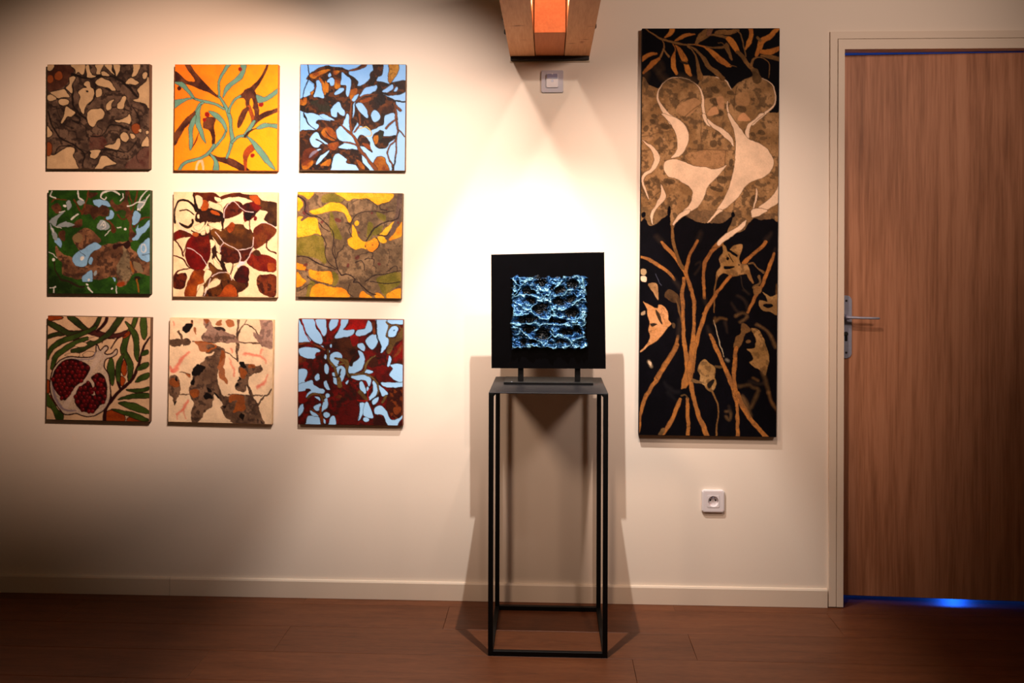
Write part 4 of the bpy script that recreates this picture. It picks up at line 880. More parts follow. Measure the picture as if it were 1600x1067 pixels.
def paint_blue_red():
    R = ('m', (84, 14, 9), (136, 22, 14), (66, 28, 18)); BL = ('g', (182, 216, 246), (194, 226, 250), (0.6, 0.5)); BR = ('m', (190, 24, 14), (150, 18, 12)); T = ('m', (112, 82, 44), (146, 112, 66)); D = (46, 14, 12); OB = ('m', (150, 78, 36), (108, 48, 22))
    c = Canvas(200, 200, [(80, 57), (1003, 60), (995, 995), (75, 985)], R, 97, wob=11)
    c.poly([(380, 230), (480, 210), (600, 270), (590, 340), (520, 420), (440, 340), (370, 300)], ('m', (60, 26, 14), (104, 54, 26)))
    c.poly([(870, 690), (1000, 650), (1000, 900), (920, 930), (850, 850), (860, 780)], ('m', (92, 40, 16), (70, 16, 10), (150, 76, 30))); c.poly([(760, 900), (830, 930), (850, 1000), (740, 1000)], ('m', (84, 42, 20), (70, 16, 10))); c.poly([(920, 830), (990, 840), (960, 890), (920, 890)], OB); c.dot(105, 415, 44, OB, 34); c.dot(425, 740, 30, OB, 14)
    c.poly([(690, 420), (760, 380), (780, 460), (700, 480)], ('m', (60, 26, 14), (90, 40, 20)))
    c.poly([(500, 800), (600, 780), (600, 980), (430, 980)], ('m', (124, 16, 10), (84, 10, 8)), alpha=0.7); c.poly([(740, 480), (900, 480), (880, 600), (790, 600)], ('m', (150, 20, 10), (96, 14, 10)), alpha=0.8); c.poly([(80, 700), (140, 690), (160, 780), (90, 800)], ('m', (140, 24, 12), (90, 20, 10)))
    for p in ([(520, 58), (690, 58), (670, 120), (620, 150), (580, 155), (490, 150), (480, 150), (520, 100)], [(540, 210), (600, 190), (610, 260), (560, 300)]): c.poly(p, BR)
    c.poly([(890, 370), (1005, 240), (1005, 465), (900, 465)], ('m', (150, 20, 10), (90, 36, 18))); c.stroke([(905, 400), (960, 340), (990, 280)], [10, 30, 14], OB)
    for p in ([(75, 60), (110, 110), (140, 180), (190, 250), (120, 260), (75, 265)], [(110, 55), (205, 55), (240, 150), (285, 220), (285, 275), (210, 250), (160, 190), (130, 130)], [(225, 65), (310, 55), (325, 130), (320, 180), (300, 210), (260, 150)], [(375, 55), (430, 55), (425, 110), (390, 150), (360, 165), (350, 110)], [(455, 60), (515, 58), (500, 110), (475, 155), (575, 150), (550, 200), (480, 215), (400, 225), (430, 170), (450, 120)], [(690, 65), (730, 100), (720, 160), (660, 200), (590, 195), (595, 160), (660, 140), (680, 100)], [(760, 55), (840, 55), (870, 110), (850, 200), (880, 230), (850, 310), (805, 350), (800, 260), (770, 180), (770, 110)], [(865, 55), (1008, 55), (1008, 100), (940, 95), (880, 95)],
              [(670, 240), (740, 185), (785, 225), (770, 280), (730, 320), (690, 290)], [(600, 280), (640, 270), (665, 300), (655, 335), (610, 310)], [(510, 460), (560, 440), (620, 390), (605, 340), (650, 350), (665, 410), (650, 480), (600, 520), (530, 535), (500, 490)], [(355, 400), (380, 360), (430, 350), (470, 395), (440, 430), (430, 470), (380, 480), (360, 440)], [(400, 510), (430, 475), (475, 470), (495, 510), (480, 570), (455, 610), (435, 580), (455, 530), (420, 560)], [(375, 540), (400, 530), (420, 580), (420, 630), (390, 620)], [(75, 320), (140, 305), (220, 310), (270, 340), (230, 360), (220, 410), (150, 405), (90, 370)], [(70, 510), (150, 505), (155, 550), (130, 600), (140, 625), (70, 632)], [(70, 640), (150, 610), (200, 595), (215, 640), (300, 680), (300, 710), (230, 710), (160, 755), (150, 730), (190, 690), (150, 670), (140, 690), (70, 690)],
              [(310, 370), (325, 380), (320, 410), (305, 395)], [(305, 610), (330, 605), (350, 680), (320, 670)], [(545, 560), (600, 540), (680, 550), (720, 590), (700, 650), (670, 600), (600, 595), (550, 580)], [(640, 520), (680, 500), (735, 515), (700, 535)], [(615, 620), (640, 610), (675, 690), (660, 715), (620, 670)], [(735, 610), (755, 600), (775, 650), (760, 720), (720, 765), (700, 755), (735, 690)], [(785, 640), (830, 670), (865, 720), (820, 735), (790, 680)], [(735, 770), (780, 740), (775, 785), (740, 810)], [(750, 850), (790, 820), (840, 850), (880, 930), (930, 945), (1000, 900), (965, 960), (950, 1000), (890, 1000), (850, 970), (820, 900), (760, 890)], [(805, 615), (900, 620), (1005, 610), (1005, 645), (860, 660)], [(890, 460), (1005, 470), (1005, 600), (940, 600), (880, 550), (910, 500)], [(880, 380), (895, 410), (880, 470), (860, 470), (870, 410)],
              [(620, 800), (665, 795), (650, 870), (630, 930), (605, 945), (615, 870)], [(665, 800), (690, 790), (735, 900), (720, 925), (650, 900)], [(70, 925), (70, 870), (115, 810), (125, 840), (105, 890)], [(150, 970), (160, 910), (260, 920), (280, 990), (150, 985)], [(180, 865), (260, 910), (200, 905)], [(285, 870), (300, 780), (330, 750), (335, 830), (300, 860)], [(210, 830), (270, 800), (265, 850), (230, 860)], [(350, 990), (360, 930), (390, 910), (410, 960), (405, 990)], [(300, 930), (320, 950), (315, 980), (295, 950)], [(490, 620), (520, 600), (510, 630)], [(265, 290), (300, 300), (300, 330), (275, 310)], [(220, 745), (260, 750), (265, 775)]): c.poly(p, BL, D, 6)
    for x, y, rx, ry in ((245, 570, 22, 28), (325, 500, 21, 45), (675, 942, 22, 20), (328, 900, 28, 25), (333, 730, 16, 18), (368, 296, 9, 14), (350, 348, 9, 14), (690, 672, 10, 22)): c.dot(x, y, rx, BL, ry, D, 6)
    c.poly([(865, 205), (930, 225), (1005, 120), (1005, 220), (940, 260), (880, 365), (858, 330), (880, 250)], T); c.stroke([(850, 80), (880, 110), (950, 105), (985, 140)], 14, T); c.stroke([(880, 120), (860, 200), (920, 215)], 14, T)
    c.poly([(870, 190), (890, 130), (930, 110), (960, 140), (940, 200), (900, 215)], BL, D, 8)
    for p, w, k in (([(345, 330), (345, 420), (400, 490), (440, 640)], [16, 22, 20, 44], T), ([(400, 400), (500, 430), (510, 520), (530, 560)], [10, 40, 22, 30], T), ([(430, 460), (490, 440)], [8, 20], T), ([(540, 550), (650, 520), (690, 420), (760, 380)], [20, 18, 14, 8], T), ([(540, 545), (640, 540), (730, 570), (780, 640), (770, 720)], [16, 12, 16, 16, 10], T), ([(75, 275), (180, 268), (260, 300), (310, 330)], [18, 18, 18, 14], OB), ([(160, 750), (230, 715), (310, 740)], 18, T), ([(270, 840), (290, 990)], 22, OB), ([(180, 850), (270, 900)], 14, OB), ([(740, 90), (745, 180)], [26, 22], OB), ([(545, 460), (560, 410), (600, 360)], [30, 20, 12], (64, 34, 22)), ([(380, 570), (430, 560), (450, 500)], 8, (90, 60, 40)), ([(620, 700), (680, 760)], [30, 30], T), ([(850, 740), (820, 790)], 22, T), ([(270, 720), (300, 780)], 20, T)): c.stroke(p, w, k, D, 5)
    for p, w in (([(445, 58), (440, 120), (400, 180)], [22, 20, 14]), ([(700, 760), (690, 700), (730, 650)], [16, 12, 6]), ([(600, 770), (690, 775)], 10), ([(105, 60), (150, 200), (200, 270)], 8), ([(215, 60), (290, 215)], 8)): c.stroke(p, w, (168, 20, 10))
    c.stroke([(765, 60), (760, 170), (800, 280), (805, 345)], 8, D); c.stroke([(620, 800), (610, 940)], 5, D); c.dot(925, 155, 8, (70, 110, 150))
    return c.result(mult=(0.72, 0.84, 0.95), gamma=1.3)


def paint_tall():
    NV = ('m', (9, 7, 14), (14, 11, 19)); TN = ('m', (146, 112, 74), (180, 142, 100), (104, 82, 58)); CR = (240, 208, 176); O = ('m', (168, 114, 62), (148, 100, 58), (184, 122, 62)); OL = ('m', (120, 88, 52), (150, 110, 66)); TD = ('m', (92, 70, 44), (128, 98, 64)); DIM = (58, 46, 38); ED = (92, 66, 38); LO = ('m', (198, 130, 60), (174, 110, 54))
    c = Canvas(250, 744, [(1002.7, 43.8), (1219, 43.8), (1212.7, 684), (998.2, 679.5)], NV, 103, wob=2.2)
    Z = 240 / 1600.0
    OY = {1: 30, 2: 180, 3: 330, 4: 430, 5: 540}
    def X(k, pts): return [(990 + x * Z, OY[k] + y * Z) for x, y in pts]
    def P(k, pts, col, edge=None, ew=1.2, alpha=1.0): c.poly(X(k, pts), col, edge, ew, alpha=alpha)
    def S(k, pts, w, col, edge=None, ew=1.2, soft=0.0, alpha=1.0):
        w = [v * Z for v in w] if hasattr(w, '__len__') else w * Z
        c.stroke(X(k, pts), w, col, edge, ew, soft, alpha)
    # mottled tan petals in the upper third
    tan = X(1, [(80, 690), (160, 685), (240, 720), (280, 690), (350, 630), (450, 600), (560, 618), (640, 660), (680, 670), (690, 600), (760, 590), (860, 598), (950, 630), (1000, 690), (1022, 725), (1060, 690), (1130, 640), (1230, 600), (1250, 560), (1310, 560), (1320, 600), (1390, 630), (1450, 690), (1490, 790), (1470, 880), (1420, 975), (1500, 990), (1535, 1040)]) + \
        X(3, [(1530, 30), (1440, 80), (1330, 96), (1240, 90), (1150, 200), (1060, 240), (985, 225), (1020, 130), (1050, 40), (1000, 80), (900, 130), (700, 128), (600, 90), (520, 30), (470, 60), (430, 150), (410, 200), (385, 180), (380, 60), (375, 0), (360, 40), (290, 90), (230, 140), (180, 155), (150, 130), (120, 60), (60, 5)])
    c.poly(tan, TN)
    rng = random.Random(9)
    for i in range(60):
        x = rng.uniform(1004, 1216); y = rng.uniform(146, 335); r = rng.choice((1.0, 1.3, 1.8, 2.6, 4.0))
        c.dot(x, y, r * rng.uniform(0.8, 1.6), rng.choice(((96, 74, 50), (112, 88, 60), (74, 58, 42), (190, 150, 110))), r * rng.uniform(0.5, 1.0), ang=rng.uniform(0, 180), alpha=rng.uniform(0.35, 0.8))
    for k, x, y, rx, ry in ((2, 835, 300, 42, 40), (2, 840, 215, 12, 36), (2, 320, 115, 50, 30), (2, 130, 140, 26, 36), (2, 190, 65, 30, 26), (2, 920, 680, 60, 40), (2, 370, 690, 60, 30), (2, 240, 690, 30, 22), (2, 140, 705, 30, 20), (2, 1330, 190, 40, 26), (2, 1240, 200, 30, 24), (1, 850, 740, 50, 34), (1, 840, 860, 60, 36), (1, 1120, 940, 60, 36), (1, 1010, 770, 36, 26), (1, 900, 980, 40, 30), (1, 210, 1010, 30, 22), (1, 550, 630, 90, 26), (2, 860, 780, 70, 20), (2, 1250, 900, 40, 60), (1, 400, 640, 60, 24), (2, 780, 460, 30, 16)):
        (x1, y1), = X(k, [(x, y)]); c.dot(x1, y1, rx * Z, (84, 66, 46), ry * Z, ang=20, alpha=0.75)
    P(2, [(560, 400), (950, 370), (950, 530), (830, 570), (700, 550), (560, 490)], ('m', (196, 150, 108), (176, 134, 92)), alpha=0.6); P(1, [(800, 940), (860, 910), (880, 980), (820, 1010), (770, 1000)], (206, 156, 112)); P(1, [(870, 820), (940, 810), (940, 940), (890, 900)], (196, 148, 106), alpha=0.8); P(1, [(1080, 1060), (1150, 980), (1220, 1060)], (208, 156, 112)); P(1, [(1060, 800), (1180, 760), (1200, 900), (1080, 900)], (188, 144, 100), alpha=0.6); P(1, [(440, 940), (600, 830), (700, 870), (560, 1020)], (190, 146, 104), alpha=0.7)
    for k, p in ((2, [(90, 365), (440, 370)]), (2, [(560, 355), (1060, 380)]), (2, [(700, 0), (705, 360)]), (2, [(955, 380), (950, 740)]), (2, [(90, 230), (380, 160)]), (2, [(180, 880), (280, 790)]), (1, [(510, 1050), (600, 960), (700, 890)]), (1, [(440, 900), (520, 840), (620, 825)]), (1, [(1080, 700), (1050, 820), (1050, 950)])): S(k, p, 9, (98, 74, 50), alpha=0.7)
    for k, p in ((2, [(1330, 800), (1300, 1000)]), (2, [(600, 1020), (760, 980), (900, 1060)])): S(k, p, 60, TD, soft=40, alpha=0.5)
    P(3, [(520, 30), (800, -10), (1050, 30), (1000, 80), (900, 128), (700, 126), (600, 90)], ('m', (98, 76, 56), (124, 98, 72)), alpha=0.75); P(3, [(70, 0), (360, 0), (290, 90), (230, 138), (180, 150), (130, 90)], ('m', (108, 84, 56), (130, 102, 70)), alpha=0.6); P(3, [(1240, 60), (1520, 20), (1440, 78), (1330, 94)], ('m', (98, 76, 56), (124, 98, 72)), alpha=0.6)
    for k, x, y, rx, ry in ((2, 370, 1010, 16, 60), (2, 1040, 1050, 20, 30), (2, 100, 1040, 24, 30)):
        (x1, y1), = X(k, [(x, y)]); c.dot(x1, y1, rx * Z, (12, 9, 16), ry * Z)
    # pale leaf shapes
    E = dict(edge=ED, ew=1.3)
    S(1, [(640, 660), (560, 620), (450, 600), (350, 630), (280, 690), (252, 770), (255, 850), (290, 920), (350, 1000), (400, 1060)], [4, 5, 5, 6, 8, 14, 22, 34, 56, 90], CR, ED, 1.2)
    P(2, [(290, -10), (400, 15), (500, 75), (560, 140), (580, 220), (560, 320), (510, 400), (450, 440), (390, 450), (440, 400), (460, 320), (450, 220), (410, 130), (350, 50)], CR, **E)
    S(1, [(600, 640), (660, 680), (705, 740), (725, 820), (722, 900), (740, 1000), (770, 1080)], [4, 6, 14, 22, 26, 30, 34], CR, ED, 1.2); P(2, [(715, -10), (748, -10), (770, 60), (800, 130), (760, 100), (730, 50)], CR, **E); P(2, [(765, 40), (830, 95), (900, 130), (980, 190), (1030, 260), (1045, 340), (1000, 280), (920, 210), (840, 150), (790, 100)], CR, **E)
    S(1, [(860, 600), (950, 630), (1000, 690), (1020, 730)], [8, 10, 8, 4], CR); S(1, [(980, 860), (980, 950), (1010, 1040), (1030, 1080)], [8, 16, 22, 30], CR, ED, 1.2)
    P(2, [(975, -10), (1002, -10), (1060, 80), (1120, 160), (1200, 250), (1300, 300), (1390, 360), (1445, 440), (1455, 520), (1430, 600), (1350, 660), (1230, 700), (1160, 760), (1090, 860), (1000, 940), (920, 1000), (850, 1067), (790, 1120), (880, 970), (950, 860), (1000, 740), (1040, 580), (1060, 400), (1065, 280), (1040, 160)], CR, **E)
    S(1, [(1310, 610), (1390, 640), (1450, 700), (1485, 790), (1470, 880), (1400, 970), (1300, 1040), (1240, 1090)], [4, 7, 9, 11, 14, 22, 34, 46], CR, ED, 1.2); P(2, [(1370, -10), (1290, 50), (1230, 110), (1205, 180), (1205, 245), (1175, 220), (1165, 170), (1200, 100), (1260, 50), (1320, -10)], CR, **E)
    P(2, [(310, 520), (350, 480), (430, 465), (510, 480), (600, 520), (700, 550), (760, 550), (830, 575), (900, 565), (975, 530), (900, 610), (850, 670), (780, 740), (750, 810), (720, 890), (650, 970), (560, 1030), (450, 1110), (405, 1190), (405, 1140), (460, 1050), (580, 940), (610, 860), (600, 790), (550, 730), (460, 680), (370, 640), (320, 580)], CR, **E)
    P(2, [(90, 260), (150, 300), (220, 350), (265, 440), (250, 520), (200, 580), (140, 620), (105, 670), (105, 730), (130, 790), (150, 880), (115, 810), (85, 740), (85, 660), (110, 610), (170, 560), (200, 500), (205, 430), (170, 350)], CR, **E)
    P(2, [(280, 720), (320, 790), (335, 840), (320, 890), (260, 950), (215, 1010), (195, 1080), (200, 1145), (180, 1100), (175, 1040), (190, 1000), (230, 930), (270, 870), (290, 800)], CR, **E)
    P(2, [(1520, 740), (1520, 900), (1440, 970), (1340, 1020), (1235, 1080), (1280, 1000), (1370, 920), (1450, 850)], CR, **E); P(2, [(1280, 770), (1290, 830), (1275, 930), (1240, 1030), (1260, 930), (1270, 840)], CR, **E)
    P(3, [(590, -10), (510, 10), (440, 70), (405, 140), (405, 190), (425, 150), (470, 90), (560, 40)], CR, **E); P(3, [(870, 0), (930, 0), (860, 50), (790, 120), (760, 130), (820, 60)], CR, **E); P(3, [(1250, -20), (1400, 0), (1330, 40), (1240, 80), (1225, 60)], CR, **E)
    # foliage across the top
    for p, w, k in (([(120, 95), (260, 190), (380, 230), (480, 255), (620, 262)], [12, 18, 22, 22, 12], OL), ([(410, 85), (390, 140), (330, 190)], [52, 46, 16], LO), ([(640, 155), (540, 165), (480, 200), (430, 225)], [8, 36, 32, 8], LO), ([(300, 210), (320, 280), (315, 320)], [8, 14, 20], OL), ([(320, 320), (370, 395)], [12, 22], OL), ([(315, 310), (270, 400), (230, 430)], [20, 22, 8], OL), ([(235, 355), (160, 370), (85, 420)], [22, 42, 44], LO), ([(260, 410), (180, 470), (100, 560)], [34, 52, 24], LO), ([(410, 260), (430, 330), (415, 420), (420, 500), (450, 560)], [8, 10, 52, 54, 30], LO),
                    ([(430, 270), (490, 340), (530, 430)], [10, 52, 60], LO), ([(535, 455), (560, 520), (595, 585)], [46, 60, 26], LO), ([(560, 280), (640, 370), (670, 480), (690, 610)], [10, 14, 30, 54], OL), ([(560, 270), (680, 350), (740, 430), (780, 500), (870, 560), (930, 615)], [8, 24, 40, 42, 44, 40], OL), ([(620, 260), (760, 300), (860, 390), (940, 450), (1010, 490)], [10, 24, 60, 62, 26], LO), ([(1010, 485), (1075, 500)], [10, 4], OL), ([(650, 250), (690, 180), (760, 130)], [30, 60, 60], OL), ([(640, 250), (720, 200), (820, 160), (920, 175), (1000, 200)], [10, 18, 24, 26, 40], OL), ([(795, 85), (780, 150)], [60, 50], ('m', (140, 98, 72), (116, 84, 60))), ([(860, 135), (1000, 130), (1090, 110)], [36, 54, 14], OL),
                    ([(990, 200), (1050, 260), (1085, 340)], [50, 64, 42], LO), ([(760, 290), (880, 300), (960, 270), (990, 330), (1020, 415)], [10, 24, 60, 40, 18], OL), ([(1085, 340), (1150, 420), (1210, 480), (1270, 560)], [36, 40, 36, 60], OL), ([(1060, 110), (1110, 150), (1140, 260), (1165, 390)], [14, 12, 12, 14], OL), ([(1222, 85), (1230, 170), (1200, 240), (1160, 310)], [46, 52, 50, 14], LO), ([(1510, 85), (1430, 170), (1340, 230), (1310, 300), (1280, 370)], [54, 44, 60, 50, 36], LO), ([(1300, 190), (1325, 220)], [26, 30], OL), ([(1535, 300), (1430, 345), (1330, 335)], [44, 54, 40], LO), ([(1330, 375), (1430, 390), (1530, 425)], [14, 40, 44], OL), ([(1230, 480), (1240, 420), (1300, 390), (1370, 410), (1420, 480), (1405, 610)], [30, 24, 11, 9, 9, 8], OL), ([(1265, 540), (1290, 630)], [60, 90], TD)):
        S(1, p, w, k, (58, 42, 30), 0.6)
    for p, w in (([(270, 560), (340, 650)], [16, 40]), ([(130, 560), (105, 680)], [40, 16]), ([(480, 580), (560, 610), (640, 640)], [10, 30, 40]), ([(270, 450), (300, 510)], 8), ([(220, 500), (260, 550)], 8)): S(1, p, w, (84, 64, 44), soft=14, alpha=0.8)
    P(1, [(720, 230), (800, 175), (900, 180), (965, 205), (960, 250), (900, 285), (800, 280), (690, 262)], NV); S(1, [(880, 245), (920, 245), (950, 280)], 9, OL); P(1, [(480, 425), (545, 445), (575, 470), (520, 465)], (60, 44, 30))
    # stems
    def ST(k, p, w, col=O): S(k, p, w, col, (70, 44, 26), 0.8)
    S(3, [(240, 270), (280, 320)], [24, 36], DIM, soft=10); ST(3, [(290, 330), (330, 380), (420, 480), (500, 580), (550, 680), (590, 800), (630, 940), (630, 1067)], [26, 36, 38, 40, 44, 36, 32, 30])
    ST(3, [(400, 170), (400, 260), (420, 380), (470, 510), (520, 600)], [28, 30, 34, 36, 36], OL); S(3, [(700, 240), (670, 300)], [20, 28], DIM, soft=10); ST(3, [(665, 310), (630, 370), (580, 480), (550, 600), (545, 640)], [28, 30, 30, 34, 34]); ST(3, [(900, 340), (810, 420), (750, 520), (730, 640), (725, 760), (735, 910)], [60, 44, 36, 32, 30, 30]); ST(3, [(60, 475), (170, 510), (260, 570), (350, 640), (420, 720)], [26, 32, 34, 32, 24]); S(3, [(420, 720), (480, 810)], [24, 8], DIM, soft=8)
    S(3, [(1430, 240), (1380, 310)], [16, 26], DIM, soft=8); ST(3, [(1380, 320), (1330, 380), (1230, 470), (1150, 550)], [24, 34, 34, 44]); S(3, [(1480, 400), (1465, 450)], [8, 20], DIM, soft=6); ST(3, [(1465, 450), (1430, 560), (1380, 680), (1320, 810), (1260, 920), (1190, 1060)], [22, 36, 36, 38, 34, 30])
    P(3, [(1175, 105), (1150, 170), (1080, 230), (1000, 290), (930, 330), (890, 370), (870, 340), (930, 270), (1000, 220), (1090, 170)], CR, **E)
    P(3, [(890, 510), (930, 440), (920, 360), (960, 390), (980, 430), (1010, 400), (1040, 370), (1125, 360), (1125, 420), (1100, 490), (1120, 560), (1180, 570), (1200, 650), (1130, 670), (1030, 695), (930, 660), (860, 710), (870, 640), (910, 580)], ('m', (158, 120, 72), (180, 140, 92), (124, 94, 60)), (70, 50, 32), 0.8)
    P(3, [(950, 575), (1020, 580), (1045, 600), (950, 612)], NV); S(3, [(985, 420), (1070, 470)], 26, NV); S(3, [(985, 460), (1030, 540)], 8, NV); c.dot(*X(3, [(980, 507)])[0], 15 * Z, (10, 8, 12)); c.dot(*X(3, [(1095, 572)])[0], 8 * Z, (10, 8, 12))
    ST(3, [(870, 690), (842, 800), (835, 1070)], [16, 12, 11], OL); ST(3, [(1010, 690), (930, 770), (850, 880), (780, 1000), (730, 1080)], [34, 32, 36, 38, 38])
    S(3, [(1190, 560), (1240, 555), (1290, 610), (1350, 650)], [16, 20, 12, 30], TD); S(3, [(1180, 640), (1240, 760)], [46, 20], OL); S(3, [(1300, 690), (1310, 750), (1250, 800)], [30, 20, 30], TD); P(3, [(1250, 800), (1300, 790), (1340, 840), (1270, 880)], OL); S(3, [(1115, 690), (1140, 800), (1180, 860)], [12, 10, 14], DIM); S(3, [(650, 560), (690, 540), (700, 580), (640, 660)], 7, DIM, soft=5)
    S(3, [(230, 660), (290, 780)], 5, (110, 110, 130), alpha=0.5)
    ST(4, [(520, 50), (510, 200), (515, 350), (520, 500), (525, 650), (540, 800), (560, 950), (570, 1080)], [34, 40, 38, 38, 38, 40, 44, 70]); ST(4, [(560, 30), (600, 150), (625, 280), (625, 420), (625, 560), (620, 700), (590, 850), (560, 1000)], [36, 34, 32, 30, 34, 44, 50, 50]); ST(4, [(850, 220), (770, 340), (720, 470), (680, 600), (650, 720), (630, 850), (610, 1000)], [36, 40, 38, 36, 36, 40, 40])
    S(4, [(735, 250), (750, 310)], [24, 8], DIM, soft=8); S(4, [(770, 540), (800, 620)], [10, 24], DIM, soft=8); ST(4, [(800, 630), (830, 700), (880, 820), (940, 950), (1000, 1080)], [26, 34, 36, 40, 46]); S(4, [(840, 480), (870, 620), (900, 740), (945, 860)], [9, 9, 9, 5], (190, 170, 140)); ST(4, [(465, 640), (440, 720), (360, 880), (230, 1080)], [24, 34, 40, 46]); S(4, [(480, 480), (470, 640)], [30, 22], DIM, soft=8); ST(4, [(1075, 730), (1060, 900), (1045, 1080)], [32, 36, 38])
    P(4, [(105, 280), (140, 300), (240, 350), (260, 310), (310, 330), (350, 380), (360, 470), (385, 510), (340, 560), (300, 620), (250, 680), (170, 730), (80, 805), (65, 800), (130, 730), (165, 650), (150, 580), (165, 500), (150, 420), (140, 350)], ('m', (222, 164, 114), (206, 146, 92)), (60, 44, 30), 0.7); P(4, [(225, 360), (260, 400), (295, 490), (285, 515), (240, 430)], (70, 52, 36)); P(4, [(165, 505), (240, 510), (195, 545)], (60, 46, 34))
    for p, k in (([(150, 100), (240, 90), (260, 160), (258, 265), (215, 200), (170, 150)], ('m', (150, 112, 74), (196, 150, 104))), ([(72, 20), (130, 30), (120, 80), (75, 60)], CR), ([(70, -60), (130, -50), (115, 10), (70, 0)], (190, 160, 120)), ([(320, 230), (360, 160), (430, 180), (480, 230), (490, 350), (460, 300), (400, 290), (350, 260)], ('m', (110, 80, 50), (72, 52, 36))), ([(160, 900), (190, 920), (180, 950), (160, 935)], CR), ([(70, 400), (120, 380), (120, 420), (75, 425)], (180, 150, 116)), ([(430, 260), (480, 350), (500, 500), (470, 400)], (110, 80, 50)), ([(395, 500), (430, 510), (425, 560), (400, 540)], (96, 74, 52))): P(4, p, k)
    P(4, [(1220, 560), (1290, 570), (1340, 640), (1390, 760), (1405, 860), (1400, 960), (1370, 1060), (1330, 1020), (1250, 960), (1200, 910), (1240, 880), (1220, 820), (1180, 780), (1260, 770), (1260, 640)], ('m', (150, 116, 70), (176, 138, 90), (120, 92, 56)), (60, 44, 28), 0.7); P(4, [(1120, 520), (1180, 530), (1220, 580), (1160, 620), (1130, 700), (1090, 770), (1040, 750), (1060, 650), (1110, 610)], ('m', (144, 108, 64), (116, 86, 54)))
    c.dot(*X(4, [(1205, 690)])[0], 70 * Z, NV, 80 * Z); c.dot(*X(4, [(1195, 702)])[0], 30 * Z, TD, 18 * Z)
    for p, w, k in (([(1060, 440), (1130, 400), (1180, 430), (1150, 480), (1110, 500)], 20, TD), ([(1020, 300), (1060, 370), (1100, 400)], [10, 18, 10], DIM), ([(1080, 220), (1160, 290), (1180, 380)], [14, 24, 10], DIM), ([(1150, 170), (1200, 200)], 18, DIM), ([(860, 490), (900, 460), (960, 470)], 14, OL), ([(950, 500), (970, 600)], [24, 8], DIM), ([(1280, 520), (1370, 580), (1440, 660), (1480, 750)], [20, 14, 20, 26], TD), ([(1495, 110), (1500, 220)], [16, 26], OL), ([(850, 460), (845, 510)], 12, OL), ([(970, 890), (985, 900)], 16, (150, 136, 120))): S(4, p, w, k, soft=5)
    P(4, [(1350, 180), (1420, 230), (1510, 215), (1510, 415), (1430, 390), (1360, 385), (1310, 345), (1320, 275), (1400, 285)], ('m', (140, 108, 68), (168, 132, 86))); c.dot(*X(4, [(1400, 330)])[0], 52 * Z, NV, 22 * Z)
    ST(5, [(450, 0), (380, 130), (280, 290), (170, 460), (100, 600), (70, 740), (58, 900)], [46, 44, 42, 42, 40, 30, 12]); ST(5, [(530, 0), (545, 130), (560, 280), (540, 380), (515, 450)], [44, 46, 60, 80, 50]); ST(5, [(620, 0), (600, 130), (585, 280), (600, 420), (625, 560), (680, 740), (770, 960)], [60, 56, 60, 46, 42, 44, 50])
    P(5, [(500, 460), (560, 455), (600, 520), (560, 530), (490, 540), (450, 520)], NV); ST(5, [(490, 565), (430, 700), (350, 850), (285, 940)], [30, 38, 40, 40]); S(5, [(300, 880), (280, 935)], 40, TD); ST(5, [(560, 560), (560, 700), (565, 850), (570, 950)], [32, 36, 36, 38]); S(5, [(500, 530), (540, 520), (565, 560)], 14, TD)
    P(5, [(715, 160), (750, 145), (800, 190), (845, 240), (840, 330), (860, 400), (850, 460), (810, 490), (760, 450), (740, 420), (680, 380), (690, 310), (670, 260), (690, 200)], ('m', (154, 118, 72), (180, 142, 94), (116, 88, 56)), (60, 44, 28), 0.7); P(5, [(770, 400), (835, 350), (820, 430), (785, 450)], (40, 32, 26)); S(5, [(850, 220), (920, 230)], [26, 30], TD); S(5, [(620, 370), (700, 390)], [40, 20], TD)
    ST(5, [(820, 480), (865, 580), (880, 700), (870, 830), (855, 950)], [20, 16, 14, 14, 18], OL); ST(5, [(845, 0), (910, 150), (980, 320), (1050, 480), (1075, 620), (1080, 780), (1080, 960)], [40, 40, 44, 60, 34, 34, 36]); ST(5, [(1070, 30), (1050, 200), (1050, 400), (1060, 500)], [36, 36, 44, 54]); ST(5, [(1075, 500), (1140, 640), (1220, 780), (1300, 880), (1380, 970)], [40, 56, 46, 40, 48])
    for p, w, k in (([(1130, 430), (1200, 415), (1240, 440), (1300, 470), (1270, 540), (1220, 650)], [18, 14, 18, 22, 26, 22], TD), ([(1130, 540), (1170, 610), (1220, 740)], [24, 30, 14], TD), ([(1090, 430), (1110, 440)], 20, TD), ([(1240, 350), (1290, 370)], 10, OL), ([(1200, 380), (1320, 410), (1370, 390)], [8, 20, 30], DIM), ([(1340, 280), (1370, 380), (1400, 500)], [34, 28, 24], TD), ([(1400, 500), (1440, 610), (1490, 685)], [24, 14, 10], OL), ([(960, 690), (1000, 690), (1010, 740), (990, 775), (955, 740)], 10, TD), ([(990, 640), (1000, 690)], 16, DIM), ([(320, 390), (400, 480), (470, 490)], [20, 30, 30], (34, 31, 34)), ([(360, 490), (440, 570)], [30, 20], (30, 28, 31)), ([(165, 175), (180, 215)], [12, 16], (204, 176, 140))): S(5, p, w, k, soft=6)
    return c.result(mult=(0.86, 0.86, 0.88), gamma=1.12)



